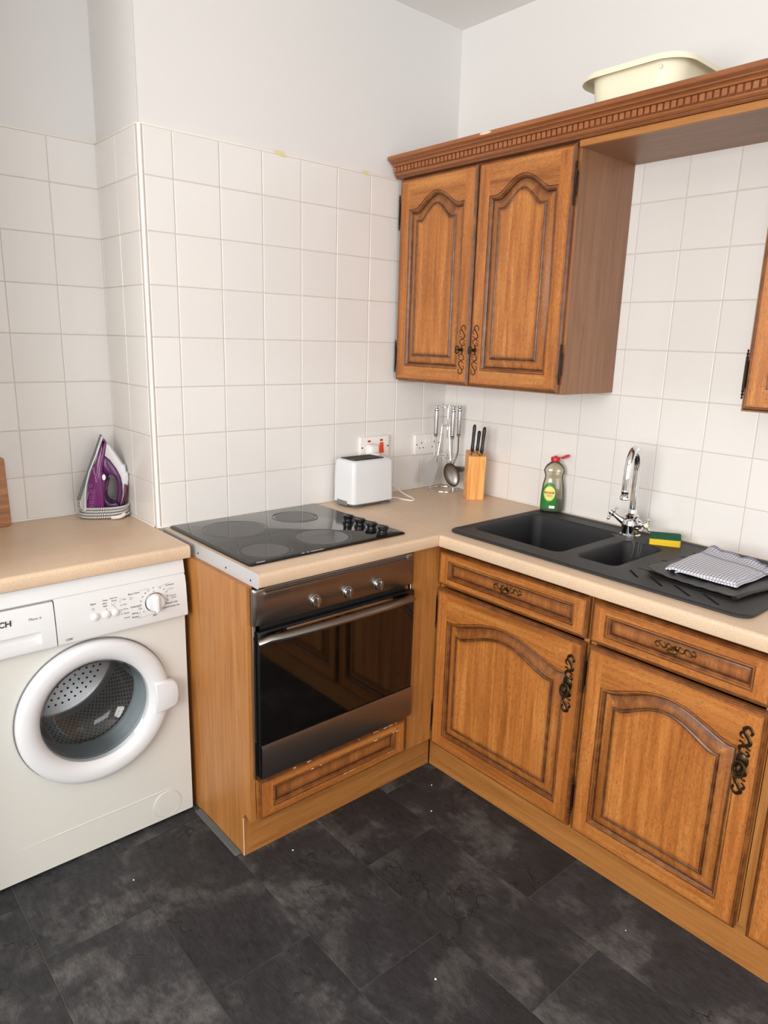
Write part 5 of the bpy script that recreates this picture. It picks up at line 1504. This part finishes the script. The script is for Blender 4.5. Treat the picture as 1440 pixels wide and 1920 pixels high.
# pressed crease and filter cap on the lower front
m = MB(); m.tube([F6(-1.850+0.47*t/20, 0.106+0.004*t/20, 0.0) for t in range(21)], [0.0005+0.0022*min(1, t/5)*min(1, (20-t)/2+0.1) for t in range(21)], 8, flat=(Vector((0, 1, 0)), 0.55)); m.build('crease', enamel, wm)
m = MB(); m.lathe([(0.0460, 0.0), (0.0460, 0.0012), (0.0450, 0.0018), (0.0440, 0.0004), (0.0425, 0.0016), (0.0001, 0.0020)], n=48, F=lambda a, b, h: F6(-1.413+a, 0.060+b, h)); m.build('filter_cap', enamel, wm)
# fascia
def fy(z):
    if z > 0.79: return 0.006+(0.862-z)/0.072*0.014
    return 0.020+(0.79-z)/0.09*0.006
fp = [(0.0, 0.864), (0.003, 0.8665), (0.006, 0.864), (fy(0.826), 0.826), (fy(0.8225)-0.0035, 0.8222), (fy(0.8225)-0.0035, 0.8205), (fy(0.817), 0.8185), (fy(0.79), 0.79), (fy(0.75), 0.75), (fy(0.70), 0.70), (0.024, 0.694), (0.018, 0.6905), (0.0, 0.690)]
m = MB(); m.loft([[F6(x, z, d) for d, z in fp] for x in (-1.7015, WX1-0.001)], True, True, True); m.build('fascia', panel_white, wm, angle=25, bevel=0.0)
m = MB(); m.loft([[F6(x, z, d) for d, z in fp[:5]+[(0.0, 0.8205)]] for x in (WX0, -1.7015)], True, True, True); m.build('fascia_rail', panel_white, wm, angle=25)
dp = [(0.0, 0.8185)]+fp[6:9]+[(fy(0.746), 0.746), (0.008, 0.742), (0.006, 0.720), (fy(0.712), 0.713)]+fp[9:]
# drawer front with scooped grip left of x=-1.741
m = MB(); m.loft([[F6(x, z, d) for d, z in dp] for x in (WX0, -1.741)], True, True, True)
dq = [(0.0, 0.8185)]+fp[6:]
m.loft([[F6(x, z, d) for d, z in dq] for x in (-1.741, -1.7045)], True, True, True)
m.build('detergent_drawer', panel_white, wm, angle=30, label='detergent drawer front with scooped grip')
m = MB(); m.box(-1.7045, -1.7015, WY-0.001, WY-0.012, 0.692, 0.8185); m.build('drawer_gap', dark_gap, wm, smooth=False)
# knob
zk = 0.757; dk = fy(zk)
m = MB(); m.lathe([(0.0290, 0.0), (0.0290, 0.0015), (0.0265, 0.002), (0.0265, 0.004)], n=36, F=lambda a, b, h: F6(-1.4285+a, zk+b, dk+h)); m.build('knob_ring', bright_steel, wm)
m = MB(); m.lathe([(0.0265, 0.002), (0.0262, 0.012), (0.0235, 0.016), (0.0001, 0.017)], n=36, F=lambda a, b, h: F6(-1.4285+a, zk+b, dk+h)); kn = m.build('knob', button_white, wm)
m = MB(); m.fbox(F6, -1.4285-0.0055, -1.4285+0.0055, zk-0.0255, zk+0.0255, dk+0.014, dk+0.027); m.build('grip', button_white, kn, bevel=0.003)
for bx in (-1.6005, -1.5690, -1.5445):
    m = MB(); m.lathe([(0.0115, 0.0), (0.0115, 0.001), (0.0105, 0.0015), (0.0102, 0.0045), (0.0080, 0.0060), (0.0001, 0.0066)], n=28, F=lambda a, b, h: F6(bx+a, 0.752+b, fy(.752)+h)); m.build('button', button_white, wm)
def ft(s, x, z, size, mat=ink, align='LEFT', bold=0):
    return text(s, size, F6(x, z, fy(z+size*0.3)+0.0007), (1, 0, 0), (0, -0.075 if z < .79 else -0.19, 1), mat, wm, align=align, bold=bold)
ft('BOSCH', -1.8085, 0.778, 0.0225, align='RIGHT', bold=0.0006)
ft('Maxx 6', -1.768, 0.781, 0.0105, ink_grey)
ft('1200', -1.6835, 0.703, 0.0095)
for s, x, z, sz in (('Start', -1.6105, 0.787, .0082), ('Time', -1.577, .791, .0072), ('plus', -1.577, .783, .0072), ('spin', -1.576, .775, .0072), ('Express', -1.556, .793, .0068), ('Wash', -1.553, .785, .0068),
                    ('End', -1.521, .783, .0066), ('Spin', -1.521, .768, .0066), ('Rinse', -1.521, .754, .0066), ('Wash', -1.521, .741, .0066), ('Ready', -1.521, .728, .0066),
                    ('Easy Care', -1.504, .793, .0082), ('Delicates', -1.500, .754, .0076), ('Wool', -1.498, .734, .0076), ('Drain', -1.498, .723, .0076), ('Spin', -1.437, .716, .0076),
                    ('Cottons', -1.392, .797, .0080), ('Cottons', -1.383, .764, .0062), ('Quick', -1.376, .757, .0062), ('Mixed Load', -1.394, .742, .0074), ('Super/Freshen Up', -1.406, .731, .0072),
                    ('90', -1.412, .794, .0062), ('60', -1.401, .787, .0062), ('40', -1.394, .778, .0062), ('40', -1.392, .766, .0062), ('30', -1.466, .778, .0062), ('40', -1.457, .787, .0062), ('60', -1.448, .793, .0062), ('30', -1.472, .766, .0062),
                    ('30', -1.474, .756, .0062), ('cold', -1.478, .744, .0062), ('30', -1.466, .733, .0062), ('0', -1.4305, .797, .0072), ('30', -1.392, .752, .0062), ('30', -1.397, .745, .0062)):
    ft(s, x, z, sz, ink if sz > .0068 else ink_grey)
m = MB()
for x, z in ((-1.567, .7675), (-1.5435, .769), (-1.526, .7695), (-1.526, .7555), (-1.526, .7425), (-1.4285, .7895), (-1.4000, .7435), (-1.4135, .7320)):
    m.lathe([(0.0001, 0.0006), (0.0013, 0.0006), (0.0013, 0)], n=8, F=lambda a, b, h, x=x, z=z: F6(x+a, z+b, fy(z)+h+0.0003))
m.build('indicator_dots', ink, wm)
def line(x0, z0, x1, z1, w_=0.0003):
    m.tube([F6(x0, z0, fy(z0)+0.0004), F6(x1, z1, fy(z1)+0.0004)], w_, 4)
m = MB()
line(-1.470, .799, -1.440, .801); line(-1.417, .799, -1.372, .806); line(-1.528, .787, -1.524, .790); line(-1.528, .787, -1.528, .777); line(-1.484, .717, -1.440, .723); line(-1.428, .727, -1.428, .721)
for (x, z) in ((-1.603, .775), (-1.497, .783)):
    for a in range(4):
        p = [(0, .004), (.004, 0), (0, -.004), (-.004, 0)]; q0, q1 = p[a], p[(a+1) % 4]; line(x+q0[0], z+q0[1], x+q1[0], z+q1[1], .0004)
for (x, z) in ((-1.548, .777), (-1.385, .787), (-1.374, .788), (-1.474, .752), (-1.392, .761), (-1.477, .735), (-1.476, .724)):
    line(x-.004, z+.003, x-.0025, z-.003, .0004); line(x+.004, z+.003, x+.0025, z-.003, .0004); line(x-.0025, z-.003, x+.0025, z-.003, .0004)
m.build('wash_symbols', ink_grey, wm)
# door
F7 = lambda a, b, h: F6(cxd+a, czd+b, h)
m = MB()
m.lathe([(0.2160, 0.002), (0.2165, 0.012), (0.2150, 0.020), (0.2100, 0.0255), (0.2000, 0.0290), (0.1850, 0.0300), (0.1700, 0.0265), (0.1610, 0.0200), (0.1545, 0.0120), (0.1525, 0.008), (0.1520, -0.004), (0.170, -0.004), (0.210, 0.001)], n=72, F=F7)
wdoor = m.build('door', gloss_white, wm, angle=35, label='round white porthole door with glass bowl')
m = MB(); m.lathe([(0.2195, 0.0), (0.2195, 0.004), (0.2165, 0.004)], n=64, F=F7); m.build('door_edge_ring', grey_plastic, wdoor)  # thin grey ring around the outer edge of the door
m = MB(); m.lathe([(0.1535, 0.010), (0.1520, 0.0125), (0.1480, 0.009), (0.1440, 0.000), (0.1380, -0.020), (0.1280, -0.050), (0.1120, -0.074), (0.080, -0.088), (0.040, -0.092), (0.0001, -0.093)], n=64, F=F7); m.build('glass_bowl', door_glass, wdoor, angle=60)
# latch handle
m = MB(); rings = []
for ins, d in ((0, 0.012), (0, 0.028), (0.003, 0.0335), (0.008, 0.0350)):
    pts = [(-1.4470, 0.505), (-1.4180, 0.505), (-1.3860, 0.497), (-1.3750, 0.487), (-1.3690, 0.465), (-1.3690, 0.440), (-1.3740, 0.418), (-1.3830, 0.408), (-1.4180, 0.402), (-1.4470, 0.402), (-1.4420, 0.453)]
    c0 = (-1.408, 0.4535)
    rings.append([F6(c0[0]+(x-c0[0])*(1-ins/0.045), c0[1]+(z-c0[1])*(1-ins/0.05), d) for x, z in pts])
m.loft(rings, True, True, True); m.build('latch', gloss_white, wdoor, angle=50)
# gasket, drum
m = MB(); m.lathe([(0.188, -0.004), (0.176, -0.006), (0.166, -0.012), (0.170, -0.022), (0.160, -0.030), (0.163, -0.042), (0.155, -0.050), (0.157, -0.066), (0.149, -0.078), (0.149, -0.095), (0.160, -0.108)], n=56, F=F7); m.build('gasket', rubber, wm, angle=60)
m = MB(); m.lathe([(0.158, -0.104), (0.172, -0.108), (0.212, -0.122), (0.212, -0.40), (0.195, -0.415), (0.0001, -0.418)], n=56, F=F7); dru = m.build('drum', drum_steel, wm, angle=50)
m = MB()
nh = 0
for j in range(18):
    for i in range(84):
        a = 2*PI*(i+0.5*(j % 2))/84
        if (a % (2*PI/3)) < 0.22 or (a % (2*PI/3)) > 2*PI/3-0.22: continue
        hh = -0.135-j*0.0145; r = 0.2112; c = Vector(F7(r*math.cos(a), r*math.sin(a), hh))
        tg = Vector((-math.sin(a), 0, math.cos(a))); ax_ = Vector((0, 1, 0)); b = len(m.v)
        for q in range(6): m.v.append(tuple(c+tg*0.0036*math.cos(q*PI/3)+ax_*0.0036*math.sin(q*PI/3)))
        m.f.append(tuple(b+q for q in range(6))); m.m.append(0)
for j in range(1, 9):
    for i in range(6*j):
        a = 2*PI*i/(6*j); r = 0.021*j; c = Vector(F7(r*math.cos(a), r*math.sin(a), -0.4155+ (0.001 if j < 9 else 0))); b = len(m.v)
        for q in range(6): m.v.append(tuple(c+Vector((0.0042*math.cos(q*PI/3), -0.0, 0.0042*math.sin(q*PI/3)))))
        m.f.append(tuple(b+q for q in range(6))); m.m.append(0)
m.build('perforations', dark_gap, dru, smooth=False, fix=False, kind='stuff')
for k in range(3):
    a = 2*PI*k/3; m = MB(); rings = []
    for h in (-0.125, -0.135, -0.26, -0.38, -0.40):
        hgt = 0.050 if -0.39 < h < -0.13 else 0.012
        ring_ = []
        for q in range(9):
            w_ = (q/8-0.5); rr_2 = 0.2115-hgt*math.cos(w_*PI)**1.2 if abs(w_) < .499 else 0.2115
            aa = a+w_*0.40
            ring_.append(F7(rr_2*math.cos(aa), rr_2*math.sin(aa), h))
        rings.append(ring_)
    m.loft(rings, False); m.build('drum_paddle', drum_steel, dru, angle=70)
